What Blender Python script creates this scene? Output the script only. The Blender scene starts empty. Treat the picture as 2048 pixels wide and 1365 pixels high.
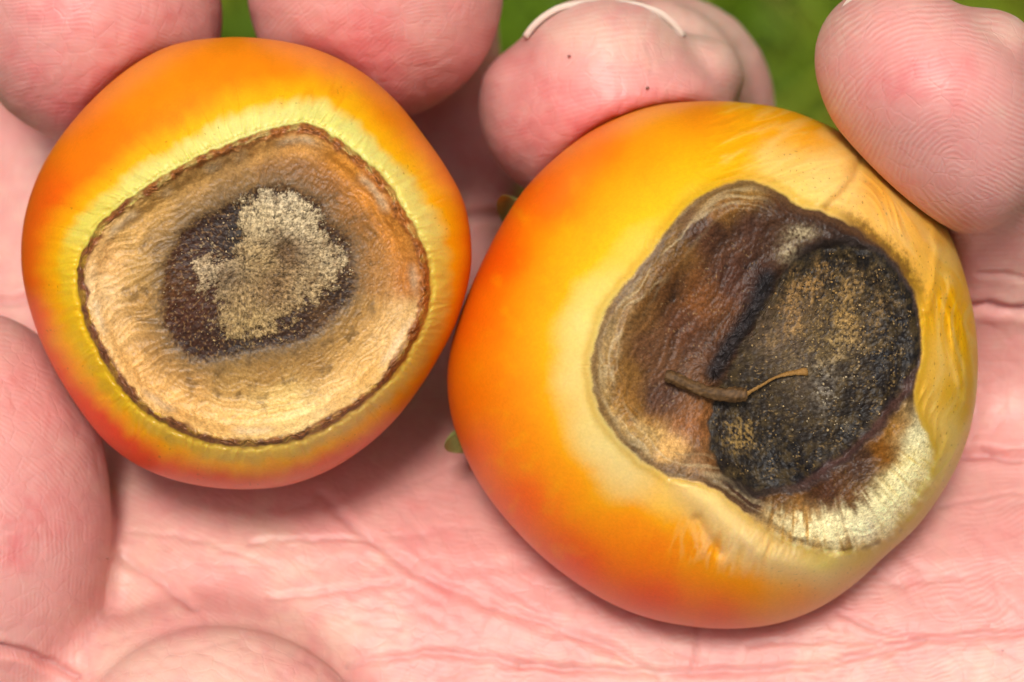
import bpy, math
import numpy as np
from mathutils import Vector

# ---------------------------------------------------------------- camera, sky, sun, exposure
sc = bpy.context.scene
MM = 0.001
DIST = 220.0                      # camera to the z = 0 plane, mm
FRAME_W = 73.0                    # width of the frame at z = 0, mm
K = FRAME_W / 2048.0
cam_d = bpy.data.cameras.new('camera')
cam = bpy.data.objects.new('camera', cam_d)
sc.collection.objects.link(cam)
cam.location = (0, 0, DIST * MM)
cam.rotation_euler = (0, 0, 0)
cam_d.sensor_width = 36.0
cam_d.lens = 36.0 * DIST / FRAME_W
cam_d.clip_start = 0.005
cam_d.clip_end = 100.0
cam_d.dof.use_dof = True
cam_d.dof.focus_distance = (DIST + 5.0) * MM
cam_d.dof.aperture_fstop = 34.0
sc.camera = cam

SUN_ELEV, SUN_AZ = 73.0, 14.0     # azimuth measured from image-up (+y) towards the left
w = bpy.data.worlds.new('World'); sc.world = w; w.use_nodes = True
nt = w.node_tree
bg = nt.nodes['Background']
sky = nt.nodes.new('ShaderNodeTexSky')
sky.sky_type = 'NISHITA'; sky.sun_disc = False
sky.sun_elevation = math.radians(SUN_ELEV)
sky.sun_rotation = math.radians(-SUN_AZ)
sky.air_density = 1.0; sky.dust_density = 6.0; sky.ozone_density = 0.5
hs = nt.nodes.new('ShaderNodeHueSaturation')
hs.inputs['Saturation'].default_value = 0.10          # thin overcast: a pale, nearly grey sky
nt.links.new(sky.outputs[0], hs.inputs['Color'])
nt.links.new(hs.outputs[0], bg.inputs[0])
bg.inputs[1].default_value = 0.068
sun_d = bpy.data.lights.new('sun', 'SUN')
sun_d.energy = 2.1; sun_d.angle = math.radians(11); sun_d.color = (1.0, 0.95, 0.88)
sun = bpy.data.objects.new('sun', sun_d); sc.collection.objects.link(sun)
el, az = math.radians(SUN_ELEV), math.radians(SUN_AZ)
sdir = Vector((-math.sin(az) * math.cos(el), math.cos(az) * math.cos(el), math.sin(el)))
sun.rotation_euler = sdir.to_track_quat('Z', 'Y').to_euler()
sun.location = sdir * 2.0
sc.view_settings.view_transform = 'Standard'
sc.view_settings.look = 'None'
sc.view_settings.gamma = 1.0
sc.view_settings.exposure = 0.60
sc.cycles.use_denoising = True
sc.cycles.max_bounces = 7; sc.cycles.diffuse_bounces = 3; sc.cycles.glossy_bounces = 2; sc.cycles.transmission_bounces = 2
sc.cycles.adaptive_threshold = 0.02
sc.cycles.caustics_reflective = False; sc.cycles.caustics_refractive = False

C = sc.collection
rng = np.random.default_rng(7)

# ---------------------------------------------------------------- numeric helpers
def P(px, py, z):
    """pixel of the 2048-wide photograph at depth z (mm) -> world mm"""
    px = np.asarray(px, float); py = np.asarray(py, float); z = np.asarray(z, float)
    s = K * (1 - z / DIST)
    return np.stack(np.broadcast_arrays((px - 1024) * s, (682.5 - py) * s, z), -1)

def uv_of(V):
    s = K * (1 - V[..., 2] / DIST)
    return V[..., 0] / s + 1024, 682.5 - V[..., 1] / s

def ss(a, b, x):
    t = np.clip((x - a) / (b - a), 0, 1)
    return t * t * (3 - 2 * t)

def lin(c):
    c = np.asarray(c, float) / 255.0
    return np.where(c <= 0.04045, c / 12.92, ((c + 0.055) / 1.055) ** 2.4)

def mix(a, b, t):
    t = np.asarray(t)[..., None]
    return a * (1 - t) + b * t

_ang = np.random.default_rng(4).random(65536) * 2 * np.pi
_gx = np.cos(_ang).astype(np.float32); _gy = np.sin(_ang).astype(np.float32)
def noise(x, y):
    x = np.asarray(x, np.float32); y = np.asarray(y, np.float32)
    fx = np.floor(x); fy = np.floor(y)
    xf = x - fx; yf = y - fy
    x0 = fx.astype(np.int32) & 255; y0 = (fy.astype(np.int32) & 255) << 8
    x1 = (x0 + 1) & 255; y1 = (y0 + 256) & 65535
    u = xf * xf * xf * (xf * (xf * 6 - 15) + 10); v = yf * yf * yf * (yf * (yf * 6 - 15) + 10)
    xm = xf - 1; ym = yf - 1
    i = x0 | y0; a = _gx[i] * xf + _gy[i] * yf
    i = x1 | y0; b = _gx[i] * xm + _gy[i] * yf
    i = x0 | y1; c = _gx[i] * xf + _gy[i] * ym
    i = x1 | y1; d = _gx[i] * xm + _gy[i] * ym
    ab = a + u * (b - a); cd_ = c + u * (d - c)
    return (ab + v * (cd_ - ab)) * np.float32(1.5)
def fbm(x, y, o=4, gain=0.5):
    r = 0; a = 1.0; s = 0
    for i in range(o):
        r = r + a * noise(x * 2 ** i + 17.3 * i, y * 2 ** i - 9.1 * i); s += a; a *= gain
    return r / s
def ridge(x, y, o=3):
    r = 0; a = 1.0; s = 0
    for i in range(o):
        r = r + a * (1 - 2.2 * np.abs(noise(x * 2 ** i + 5.7 * i, y * 2 ** i + 3.3 * i))); s += a; a *= 0.5
    return r / s

def smooth_poly(pts, n=6):
    """closed Catmull-Rom curve through pts"""
    p = np.array(pts, float); out = []
    m = len(p)
    for i in range(m):
        a, b, c, d = p[i - 1], p[i], p[(i + 1) % m], p[(i + 2) % m]
        for t in np.arange(n) / n:
            out.append(0.5 * ((2 * b) + (c - a) * t + (2 * a - 5 * b + 4 * c - d) * t * t + (3 * b - a - 3 * c + d) * t ** 3))
    return np.array(out)

def seg_dist(u, v, a, b):
    d = b - a
    t = np.clip(((u - a[0]) * d[0] + (v - a[1]) * d[1]) / (d @ d + 1e-9), 0, 1)
    return np.hypot(u - a[0] - t * d[0], v - a[1] - t * d[1])

def line_dist(u, v, pts):
    p = np.array(pts, float)
    r = np.full(np.shape(u), 1e9)
    for i in range(len(p) - 1):
        r = np.minimum(r, seg_dist(u, v, p[i], p[i + 1]))
    return r

class PolyField:
    """signed pixel distance to a closed outline, negative inside, on a raster"""
    def __init__(self, pts, step=4.0, pad=420, curve=True):
        p = smooth_poly(pts) if curve else np.array(pts, float)
        self.p = p; self.step = step
        self.lo = p.min(0) - pad; hi = p.max(0) + pad
        nx, ny = np.ceil((hi - self.lo) / step).astype(int) + 2
        gx, gy = np.meshgrid(self.lo[0] + np.arange(nx) * step, self.lo[1] + np.arange(ny) * step)
        d = np.full(gx.shape, 1e9); ins = np.zeros(gx.shape, bool)
        for i in range(len(p)):
            a, b = p[i], p[(i + 1) % len(p)]
            d = np.minimum(d, seg_dist(gx, gy, a, b))
            if a[1] != b[1]:
                cond = ((a[1] > gy) != (b[1] > gy)) & (gx < (b[0] - a[0]) * (gy - a[1]) / (b[1] - a[1]) + a[0])
                ins ^= cond
        self.d = np.where(ins, -d, d); self.nx, self.ny = nx, ny
    def __call__(self, u, v):
        x = np.clip((u - self.lo[0]) / self.step, 0, self.nx - 1.001); y = np.clip((v - self.lo[1]) / self.step, 0, self.ny - 1.001)
        i = x.astype(int); j = y.astype(int); fx = x - i; fy = y - j
        D = self.d
        return (D[j, i] * (1 - fx) + D[j, i + 1] * fx) * (1 - fy) + (D[j + 1, i] * (1 - fx) + D[j + 1, i + 1] * fx) * fy

def spots(u, v, table, power=3.0, soft=500.0):
    """smooth blend of surface colours given at a few places (sRGB) -> linear"""
    t = np.array(table, float)
    col = lin(t[:, 2:5])
    num = np.zeros(np.shape(u) + (3,)); den = np.zeros(np.shape(u))
    for i in range(len(t)):
        wgt = 1.0 / (((u - t[i, 0]) ** 2 + (v - t[i, 1]) ** 2) + soft) ** (power / 2)
        num += wgt[..., None] * col[i]; den += wgt
    return num / den[..., None]

def polar_radius(pts, c):
    p = smooth_poly(pts, 8) - np.array(c)
    a = np.arctan2(p[:, 1], p[:, 0]); r = np.hypot(p[:, 0], p[:, 1])
    o = np.argsort(a); a = a[o]; r = r[o]
    A = np.concatenate([a - 2 * np.pi, a, a + 2 * np.pi]); R = np.concatenate([r, r, r])
    t = np.linspace(-np.pi, np.pi, 721)
    rr = np.interp(t, A, R)
    ker = np.hanning(17); ker /= ker.sum()
    rr = np.convolve(np.concatenate([rr[-9:-1], rr, rr[1:9]]), ker, 'valid')
    return lambda ph: np.interp(ph, t, rr)

# ---------------------------------------------------------------- object helpers
def make_mesh(name, V, F, mat, parent=None, origin=(0, 0, 0), col=None, attrs=None, normals=None, smooth=True):
    """V in world mm, F an (n,3|4) index array"""
    F = np.asarray(F, np.int32)
    me = bpy.data.meshes.new(name)
    V = (np.real(np.asarray(V)).astype(float) - np.asarray(origin, float)) * MM
    me.vertices.add(len(V)); me.vertices.foreach_set('co', V.astype(np.float32).ravel())
    k = F.shape[1]
    me.loops.add(F.size); me.loops.foreach_set('vertex_index', F.ravel())
    me.polygons.add(len(F))
    me.polygons.foreach_set('loop_start', np.arange(len(F), dtype=np.int32) * k)
    if smooth:
        me.polygons.foreach_set('use_smooth', np.ones(len(F), bool))
    if col is not None:
        a = me.attributes.new('tint', 'FLOAT_COLOR', 'POINT')
        a.data.foreach_set('color', np.concatenate([col, np.ones((len(col), 1))], 1).astype(np.float32).ravel())
    for n_, vals in (attrs or {}).items():
        a = me.attributes.new(n_, 'FLOAT', 'POINT'); a.data.foreach_set('value', np.asarray(vals, np.float32))
    me.update(calc_edges=True); me.validate()
    if normals is not None:
        me.normals_split_custom_set_from_vertices(normals.astype(np.float32).tolist())
    me.materials.append(mat)
    o = bpy.data.objects.new(name, me); C.objects.link(o)
    if parent is not None:
        o.parent = parent
    else:
        o.location = Vector(origin) * MM
    return o

def thing(name, label, cat, origin, group=None):
    o = bpy.data.objects.new(name, None); C.objects.link(o)
    o.location = Vector(origin) * MM
    o.empty_display_size = 0.01
    o['label'] = label; o['category'] = cat
    if group: o['group'] = group
    return o

def vert_normals(V, F):
    if F.shape[1] == 4:
        n = np.cross(V[F[:, 2]] - V[F[:, 0]], V[F[:, 3]] - V[F[:, 1]])
    else:
        n = np.cross(V[F[:, 1]] - V[F[:, 0]], V[F[:, 2]] - V[F[:, 0]])
    N = np.zeros_like(V)
    for k in range(F.shape[1]):
        for c in range(3):
            N[:, c] += np.bincount(F[:, k], n[:, c], len(V))
    return N / (np.linalg.norm(N, axis=1, keepdims=True) + 1e-12)

def submesh(V, F, mask_f, *arrs):
    f = F[mask_f]; idx = np.unique(f)
    remap = np.full(len(V), -1, np.int64); remap[idx] = np.arange(len(idx))
    return (V[idx], remap[f]) + tuple(a[idx] for a in arrs)

# ---------------------------------------------------------------- materials
def new_mat(name):
    m = bpy.data.materials.new(name); m.use_nodes = True
    n = m.node_tree.nodes; l = m.node_tree.links
    return m, n, l, n['Principled BSDF']

def tint_mat(name, rough=0.4, sss=0.0, sss_mm=0.6, radius=(1, .4, .15), noise_scale=2500, noise_amt=0.12, bump_mm=0.02,
             bump_scale=3000, spec=0.5, rough_var=0.0, coat=0.0, detail=5.0):
    m, n, l, b = new_mat(name)
    at = n.new('ShaderNodeAttribute'); at.attribute_name = 'tint'
    tc = n.new('ShaderNodeTexCoord')
    nz = n.new('ShaderNodeTexNoise'); nz.inputs['Scale'].default_value = noise_scale; nz.inputs['Detail'].default_value = detail
    nz.inputs['Roughness'].default_value = 0.65
    l.new(tc.outputs['Object'], nz.inputs['Vector'])
    mr = n.new('ShaderNodeMapRange'); mr.inputs['From Min'].default_value = 0.25; mr.inputs['From Max'].default_value = 0.75
    mr.inputs['To Min'].default_value = 1 - noise_amt; mr.inputs['To Max'].default_value = 1 + noise_amt
    l.new(nz.outputs['Fac'], mr.inputs['Value'])
    mul = n.new('ShaderNodeVectorMath'); mul.operation = 'MULTIPLY'
    l.new(at.outputs['Color'], mul.inputs[0]); l.new(mr.outputs[0], mul.inputs[1])
    l.new(mul.outputs[0], b.inputs['Base Color'])
    b.inputs['Roughness'].default_value = rough
    b.inputs['Specular IOR Level'].default_value = spec
    if rough_var:
        r2 = n.new('ShaderNodeMapRange'); r2.inputs['To Min'].default_value = rough - rough_var; r2.inputs['To Max'].default_value = rough + rough_var
        l.new(nz.outputs['Fac'], r2.inputs['Value']); l.new(r2.outputs[0], b.inputs['Roughness'])
    if sss:
        b.inputs['Subsurface Weight'].default_value = sss
        b.inputs['Subsurface Radius'].default_value = radius
        b.inputs['Subsurface Scale'].default_value = sss_mm * MM
    if coat:
        b.inputs['Coat Weight'].default_value = coat; b.inputs['Coat Roughness'].default_value = 0.25
    if bump_mm:
        n2 = n.new('ShaderNodeTexNoise'); n2.inputs['Scale'].default_value = bump_scale; n2.inputs['Detail'].default_value = 4
        l.new(tc.outputs['Object'], n2.inputs['Vector'])
        bp = n.new('ShaderNodeBump'); bp.inputs['Distance'].default_value = bump_mm * MM; bp.inputs['Strength'].default_value = 1.0
        l.new(n2.outputs['Fac'], bp.inputs['Height']); l.new(bp.outputs[0], b.inputs['Normal'])
    return m

M_fruit = tint_mat('tomato_skin', rough=0.36, sss=0.45, sss_mm=2.2, radius=(1, .35, .06), noise_scale=4200, noise_amt=0.09, bump_mm=0.004, bump_scale=1800, spec=0.26)
M_rot = tint_mat('papery_rot', rough=0.44, sss=0.12, sss_mm=0.4, radius=(1, .6, .3), noise_scale=5200, noise_amt=0.34, bump_mm=0.020, bump_scale=5200, spec=0.25, rough_var=0.14)
M_leather = tint_mat('brown_leathery_rot', rough=0.46, sss=0.05, sss_mm=0.3, radius=(1, .6, .3), noise_scale=5600, noise_amt=0.45, bump_mm=0.026, bump_scale=4600, spec=0.2, rough_var=0.15)
M_rim = tint_mat('rot_rim_crust', rough=0.45, noise_scale=4200, noise_amt=0.35, bump_mm=0.05, bump_scale=3600, spec=0.3)
M_core = tint_mat('black_rot', rough=0.45, noise_scale=6000, noise_amt=0.5, bump_mm=0.035, bump_scale=5200, spec=0.16, rough_var=0.15)
M_grain = tint_mat('mould_grain', rough=0.8, noise_scale=9000, noise_amt=0.15, bump_mm=0, spec=0.25)
M_twig = tint_mat('dried_flower', rough=0.65, noise_scale=5200, noise_amt=0.35, bump_mm=0.05, bump_scale=4200, spec=0.3)
M_sepal = tint_mat('sepal_green', rough=0.55, noise_scale=2500, noise_amt=0.2, bump_mm=0.02, spec=0.3)

# ---------------------------------------------------------------- tomatoes
LIGHT = 1.30        # picture value of a surface = albedo * LIGHT (used to turn seen colours into albedos)

SAT = 1.10          # the skin's own colour is richer than what the sky's sheen lets through

class Tomato: pass

def front_param(T, nphi, nfront, nback):
    """polar grid over the fruit: front part laid over the seen outline, then the rounded back"""
    ph = np.linspace(-np.pi, np.pi, nphi, endpoint=False)
    a = np.linspace(0, np.pi / 2, nfront + 1)[1:]
    rho = np.sin(a) ** (2 / T.p)
    PH, RHO = np.meshgrid(ph, rho)
    R = T.R(PH)
    return PH, RHO, T.c[0] + R * RHO * np.cos(PH), T.c[1] + R * RHO * np.sin(PH)

def tomato_implicit(T, V, margin=0.0):
    u, v = uv_of(V)
    du, dv = u - T.c[0], v - T.c[1]
    q = np.hypot(du, dv) / T.R(np.arctan2(dv, du))
    dz = V[..., 2] - T.zc
    h = np.where(dz > 0, np.abs(dz) / T.Hf, np.abs(dz) / T.Hb)
    f = (q ** T.p + h ** T.p) ** (1 / T.p) - 1
    return f * T.Rmm - margin

def z_smooth(T, u, v):
    du, dv = u - T.c[0], v - T.c[1]
    q = np.clip(np.hypot(du, dv) / T.R(np.arctan2(dv, du)), 0, 1)
    return T.zc + T.Hf * np.maximum(1 - q ** T.p, 0) ** (1 / T.p)

def fit_plane(T, field):
    p = field.p; z = z_smooth(T, p[:, 0], p[:, 1])
    A = np.c_[p[:, 0] - T.c[0], p[:, 1] - T.c[1], np.ones(len(p))]
    k, *_ = np.linalg.lstsq(A, z, rcond=None)
    return lambda u, v: k[0] * (u - T.c[0]) + k[1] * (v - T.c[1]) + k[2]

def build_grid(T, nphi, nfront, nback):
    PH, RHO, U, Vv = front_param(T, nphi, nfront, nback)
    Z = T.height(U, Vv, RHO)
    front = P(U, Vv, Z)
    # centre vertex
    zc0 = T.height(np.array([T.c[0]]), np.array([T.c[1]]), np.array([0.0]))
    ctr = P(np.array([T.c[0]]), np.array([T.c[1]]), zc0)
    eq = front[-1]
    cc = P(T.c[0], T.c[1], T.zc)
    back = []
    for a in np.linspace(0, np.pi / 2, nback + 1)[1:-1]:
        s = np.cos(a) ** (2 / T.p); dz = T.Hb * np.sin(a) ** (2 / T.p)
        ring = cc + (eq - cc) * s; ring[:, 2] = eq[:, 2] - dz
        back.append(ring)
    back = np.array(back)
    V = np.concatenate([ctr, front.reshape(-1, 3), back.reshape(-1, 3), [[cc[0], cc[1], T.zc - T.Hb]]])
    rows = nfront + len(back)
    idx = 1 + np.arange(rows * nphi).reshape(rows, nphi)
    a_ = idx[:-1]; b_ = idx[1:]
    F = np.stack([a_, b_, np.roll(b_, -1, 1), np.roll(a_, -1, 1)], -1).reshape(-1, 4)
    last = len(V) - 1
    i0 = idx[0]; i1 = idx[-1]
    cap0 = np.stack([np.zeros(nphi, int), i0, np.roll(i0, -1), np.roll(i0, -1)], -1)
    cap1 = np.stack([np.full(nphi, last), np.roll(i1, -1), i1, i1], -1)
    # image v runs downward, so flip the winding to face outwards
    F = F[:, ::-1]
    tri = np.concatenate([cap0[:, [0, 2, 1]], cap1[:, [0, 2, 1]]])
    fu = np.concatenate([[T.c[0]], U.ravel()]); fv = np.concatenate([[T.c[1]], Vv.ravel()]); fr = np.concatenate([[0], RHO.ravel()])
    nb = len(V) - len(fu)
    bph = np.tile(PH[0], len(back))
    Rb = T.R(bph)
    bu = np.concatenate([T.c[0] + Rb * np.cos(bph), [T.c[0]]]); bv = np.concatenate([T.c[1] + Rb * np.sin(bph), [T.c[1]]])
    u = np.concatenate([fu, bu]); v = np.concatenate([fv, bv])
    isback = np.concatenate([np.zeros(len(fu), bool), np.ones(nb, bool)])
    rho = np.concatenate([fr, np.ones(nb)])
    return V, F, tri, u, v, rho, isback

def grains(name, T, parent, origin, pts, size, colr, lift=0.3):
    """tiny crust lumps, too many and too small to tell apart: one part"""
    t = (1 + 5 ** .5) / 2
    iv = np.array([(-1, t, 0), (1, t, 0), (-1, -t, 0), (1, -t, 0), (0, -1, t), (0, 1, t), (0, -1, -t), (0, 1, -t), (t, 0, -1), (t, 0, 1), (-t, 0, -1), (-t, 0, 1)]) / 1.902
    fi = np.array([(0, 11, 5), (0, 5, 1), (0, 1, 7), (0, 7, 10), (0, 10, 11), (1, 5, 9), (5, 11, 4), (11, 10, 2), (10, 7, 6), (7, 1, 8), (3, 9, 4), (3, 4, 2), (3, 2, 6), (3, 6, 8), (3, 8, 9), (4, 9, 5), (2, 4, 11), (6, 2, 10), (8, 6, 7), (9, 8, 1)])
    n = len(pts)
    u, v = pts[:, 0], pts[:, 1]
    du, dv = u - T.c[0], v - T.c[1]
    rho = np.hypot(du, dv) / T.R(np.arctan2(dv, du))
    z = T.height(u, v, rho)
    ctr = P(u, v, z + size * lift)
    jit = 1 + 0.35 * (rng.random((n, 12, 1)) - 0.5)
    sc3 = 1 + 0.5 * (rng.random((n, 1, 3)) - 0.5)
    V = (ctr[:, None, :] + iv[None] * jit * sc3 * size[:, None, None]).reshape(-1, 3)
    F = (fi[None] + 12 * np.arange(n)[:, None, None]).reshape(-1, 3)
    col = np.repeat(colr, 12, 0)
    o = make_mesh(name, V, F, M_grain, parent, origin, col=col, smooth=False)
    o['kind'] = 'stuff'
    return o

def tube(path, radii, n=10, flat=1.0):
    path = np.asarray(path, float); m = len(path)
    V = []; 
    up = np.array([0, 0, 1.0])
    for i in range(m):
        d = path[min(i + 1, m - 1)] - path[max(i - 1, 0)]; d /= np.linalg.norm(d)
        s = np.cross(d, up); s /= np.linalg.norm(s); t = np.cross(s, d)
        for k in range(n):
            a = 2 * np.pi * k / n
            jig = 1 + 0.16 * math.sin(2.2 * k + 0.25 * i) + 0.10 * math.sin(5.3 * k + 2.9 * i) + 0.08 * math.sin(1.1 * i)
            V.append(path[i] + radii[i] * jig * (s * math.cos(a) + t * math.sin(a) * flat))
    V += [path[0], path[-1]]
    F = []
    for i in range(m - 1):
        for k in range(n):
            F.append((i * n + k, i * n + (k + 1) % n, (i + 1) * n + (k + 1) % n, (i + 1) * n + k))
    c0, c1 = m * n, m * n + 1
    for k in range(n):
        F.append((c0, (k + 1) % n, k, k)); F.append((c1, (m - 1) * n + k, (m - 1) * n + (k + 1) % n, (m - 1) * n + (k + 1) % n))
    Q = [f for f in F if f[2] != f[3]]; Tr = [f[:3] for f in F if f[2] == f[3]]
    T2 = [(a, b, c) for a, b, c, d in Q] + [(a, c, d) for a, b, c, d in Q] + Tr
    return np.array(V), np.array(T2)

def curve_pts(pts, n=8):
    p = np.array(pts, float); out = []
    for i in range(len(p) - 1):
        a, b, c, d = p[max(i - 1, 0)], p[i], p[i + 1], p[min(i + 2, len(p) - 1)]
        for t in np.arange(n) / n:
            out.append(0.5 * ((2 * b) + (c - a) * t + (2 * a - 5 * b + 4 * c - d) * t * t + (3 * b - a - 3 * c + d) * t ** 3))
    out.append(p[-1]); return np.array(out)

# ---- left tomato ------------------------------------------------
A = Tomato()
A.c = (490, 527); A.zc = -14.5; A.Hf = 14.0; A.Hb = 15.0; A.p = 2.25; A.Rmm = 16.5
A.R = polar_radius([(440, 76), (490, 75), (560, 82), (640, 102), (720, 142), (790, 200), (850, 275), (895, 340), (928, 405), (942, 480), (940, 550),
    (915, 640), (880, 710), (840, 775), (790, 840), (730, 895), (660, 940), (580, 970), (500, 979), (420, 975), (340, 958), (270, 928), (210, 882),
    (160, 820), (110, 740), (75, 665), (52, 590), (42, 520), (48, 440), (72, 360), (110, 290), (170, 215), (240, 150), (310, 105), (370, 84)], A.c)
A.les = PolyField([(620, 250), (680, 282), (735, 325), (778, 368), (802, 412), (832, 462), (852, 512), (859, 570), (855, 620), (836, 670), (802, 728), (768, 768),
    (720, 810), (660, 850), (600, 878), (540, 890), (480, 893), (420, 885), (360, 862), (300, 830), (260, 797), (230, 757), (202, 712), (180, 670), (164, 620), (156, 570),
    (160, 520), (176, 488), (202, 446), (242, 410), (300, 370), (350, 338), (400, 312), (450, 292), (500, 272), (560, 254)])
A.core = PolyField([(540, 373), (590, 380), (640, 408), (662, 448), (700, 482), (709, 540), (705, 592), (672, 632), (640, 662), (600, 684), (560, 694), (500, 704), (450, 714),
    (400, 722), (358, 698), (333, 660), (324, 600), (329, 540), (350, 490), (370, 455), (410, 430), (460, 404), (500, 384)])
A.mould = PolyField([(480, 425), (497, 388), (560, 376), (602, 395), (640, 428), (650, 470), (686, 500), (690, 540), (672, 568), (640, 592), (606, 614), (572, 640), (540, 664), (500, 676),
    (455, 680), (432, 650), (437, 610), (422, 585), (395, 560), (388, 520), (410, 503), (440, 520), (464, 512), (484, 470)], curve=False)
A.plane = fit_plane(A, A.les)
def left_wrinkle(u, v, sd, ph):
    wu = u + 14 * noise(u / 60, v / 60); wv = v + 14 * noise(u / 60 + 9, v / 60 + 5)
    conc = ridge(sd / 17 + 0.7 * noise(u / 50, v / 50), ph * 1.6 + 0.004 * u, 2)       # rings that follow the rim
    diag = ridge((wu * 0.45 + wv * 0.9) / 24, (wu * 0.9 - wv * 0.45) / 130, 2)         # creases on the left half
    fine = ridge(wu / 16, wv / 16, 3)
    wl = ss(440, 330, u)
    wr = ss(560, 700, u) + ss(700, 800, v)
    return conc * np.clip(wr, 0.2, 1) * 0.085 + diag * wl * 0.10 + fine * 0.045
def left_height(u, v, rho):
    ph = np.arctan2(v - A.c[1], u - A.c[0])
    sd = A.les(u, v) + 5 * fbm(u / 22, v / 22, 3)
    zs = z_smooth(A, u, v)
    inside = ss(4, -46, sd)
    dish = A.plane(u, v) - 0.75 * ss(0, -60, sd) + 0.45 * ss(-70, -220, sd)
    z = zs * (1 - inside) + dish * inside
    # crusty rim, broken up
    rw = np.exp(-((sd + 9) / (8.0 + 4 * noise(ph * 7, 3.1))) ** 2)
    z = z + rw * (0.12 + 0.26 * fbm(u / 15, v / 15, 3) + 0.20 * ridge(sd / 9 + noise(u / 25, v / 25), ph * 7, 2))
    z = z - 0.22 * np.exp(-((sd - 4) / 6.0) ** 2)
    # puckers of the skin pulled towards the rim
    pk = ridge(ph * 17 + 0.8 * noise(u / 80, v / 80), sd / 70, 2)
    z = z + 0.16 * pk * ss(0, 10, sd) * ss(75, 15, sd) * (rho < 0.97)
    lines = np.exp(-(np.abs(noise(ph * 9.0, 3.3 + sd * 0.002)) / 0.035) ** 2)
    z = z - 0.06 * lines * ss(5, 30, sd) * ss(120, 60, sd)
    # dried skin
    les = ss(-18, -34, sd)
    z = z + les * left_wrinkle(u, v, sd, ph) * ss(-12, 20, A.core(u, v))
    cd = A.core(u, v) + 7 * fbm(u / 30, v / 30, 3)
    z = z - 0.20 * ss(14, -24, cd) + 0.07 * les * ss(8, -8, cd) * fbm(u / 12, v / 12, 4)
    md = A.mould(u, v) + 62 * fbm(u / 26, v / 26, 5, 0.75)
    z = z + les * ss(8, -25, md) * (0.16 + 0.22 * fbm(u / 9, v / 9, 4))
    z = z - 0.35 * np.exp(-((u - 572) ** 2 + (v - 497) ** 2) / 14 ** 2) - 0.15 * np.exp(-(line_dist(u, v, [(575, 495), (545, 530), (530, 570)]) / 12) ** 2)
    return z
A.height = left_height

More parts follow.
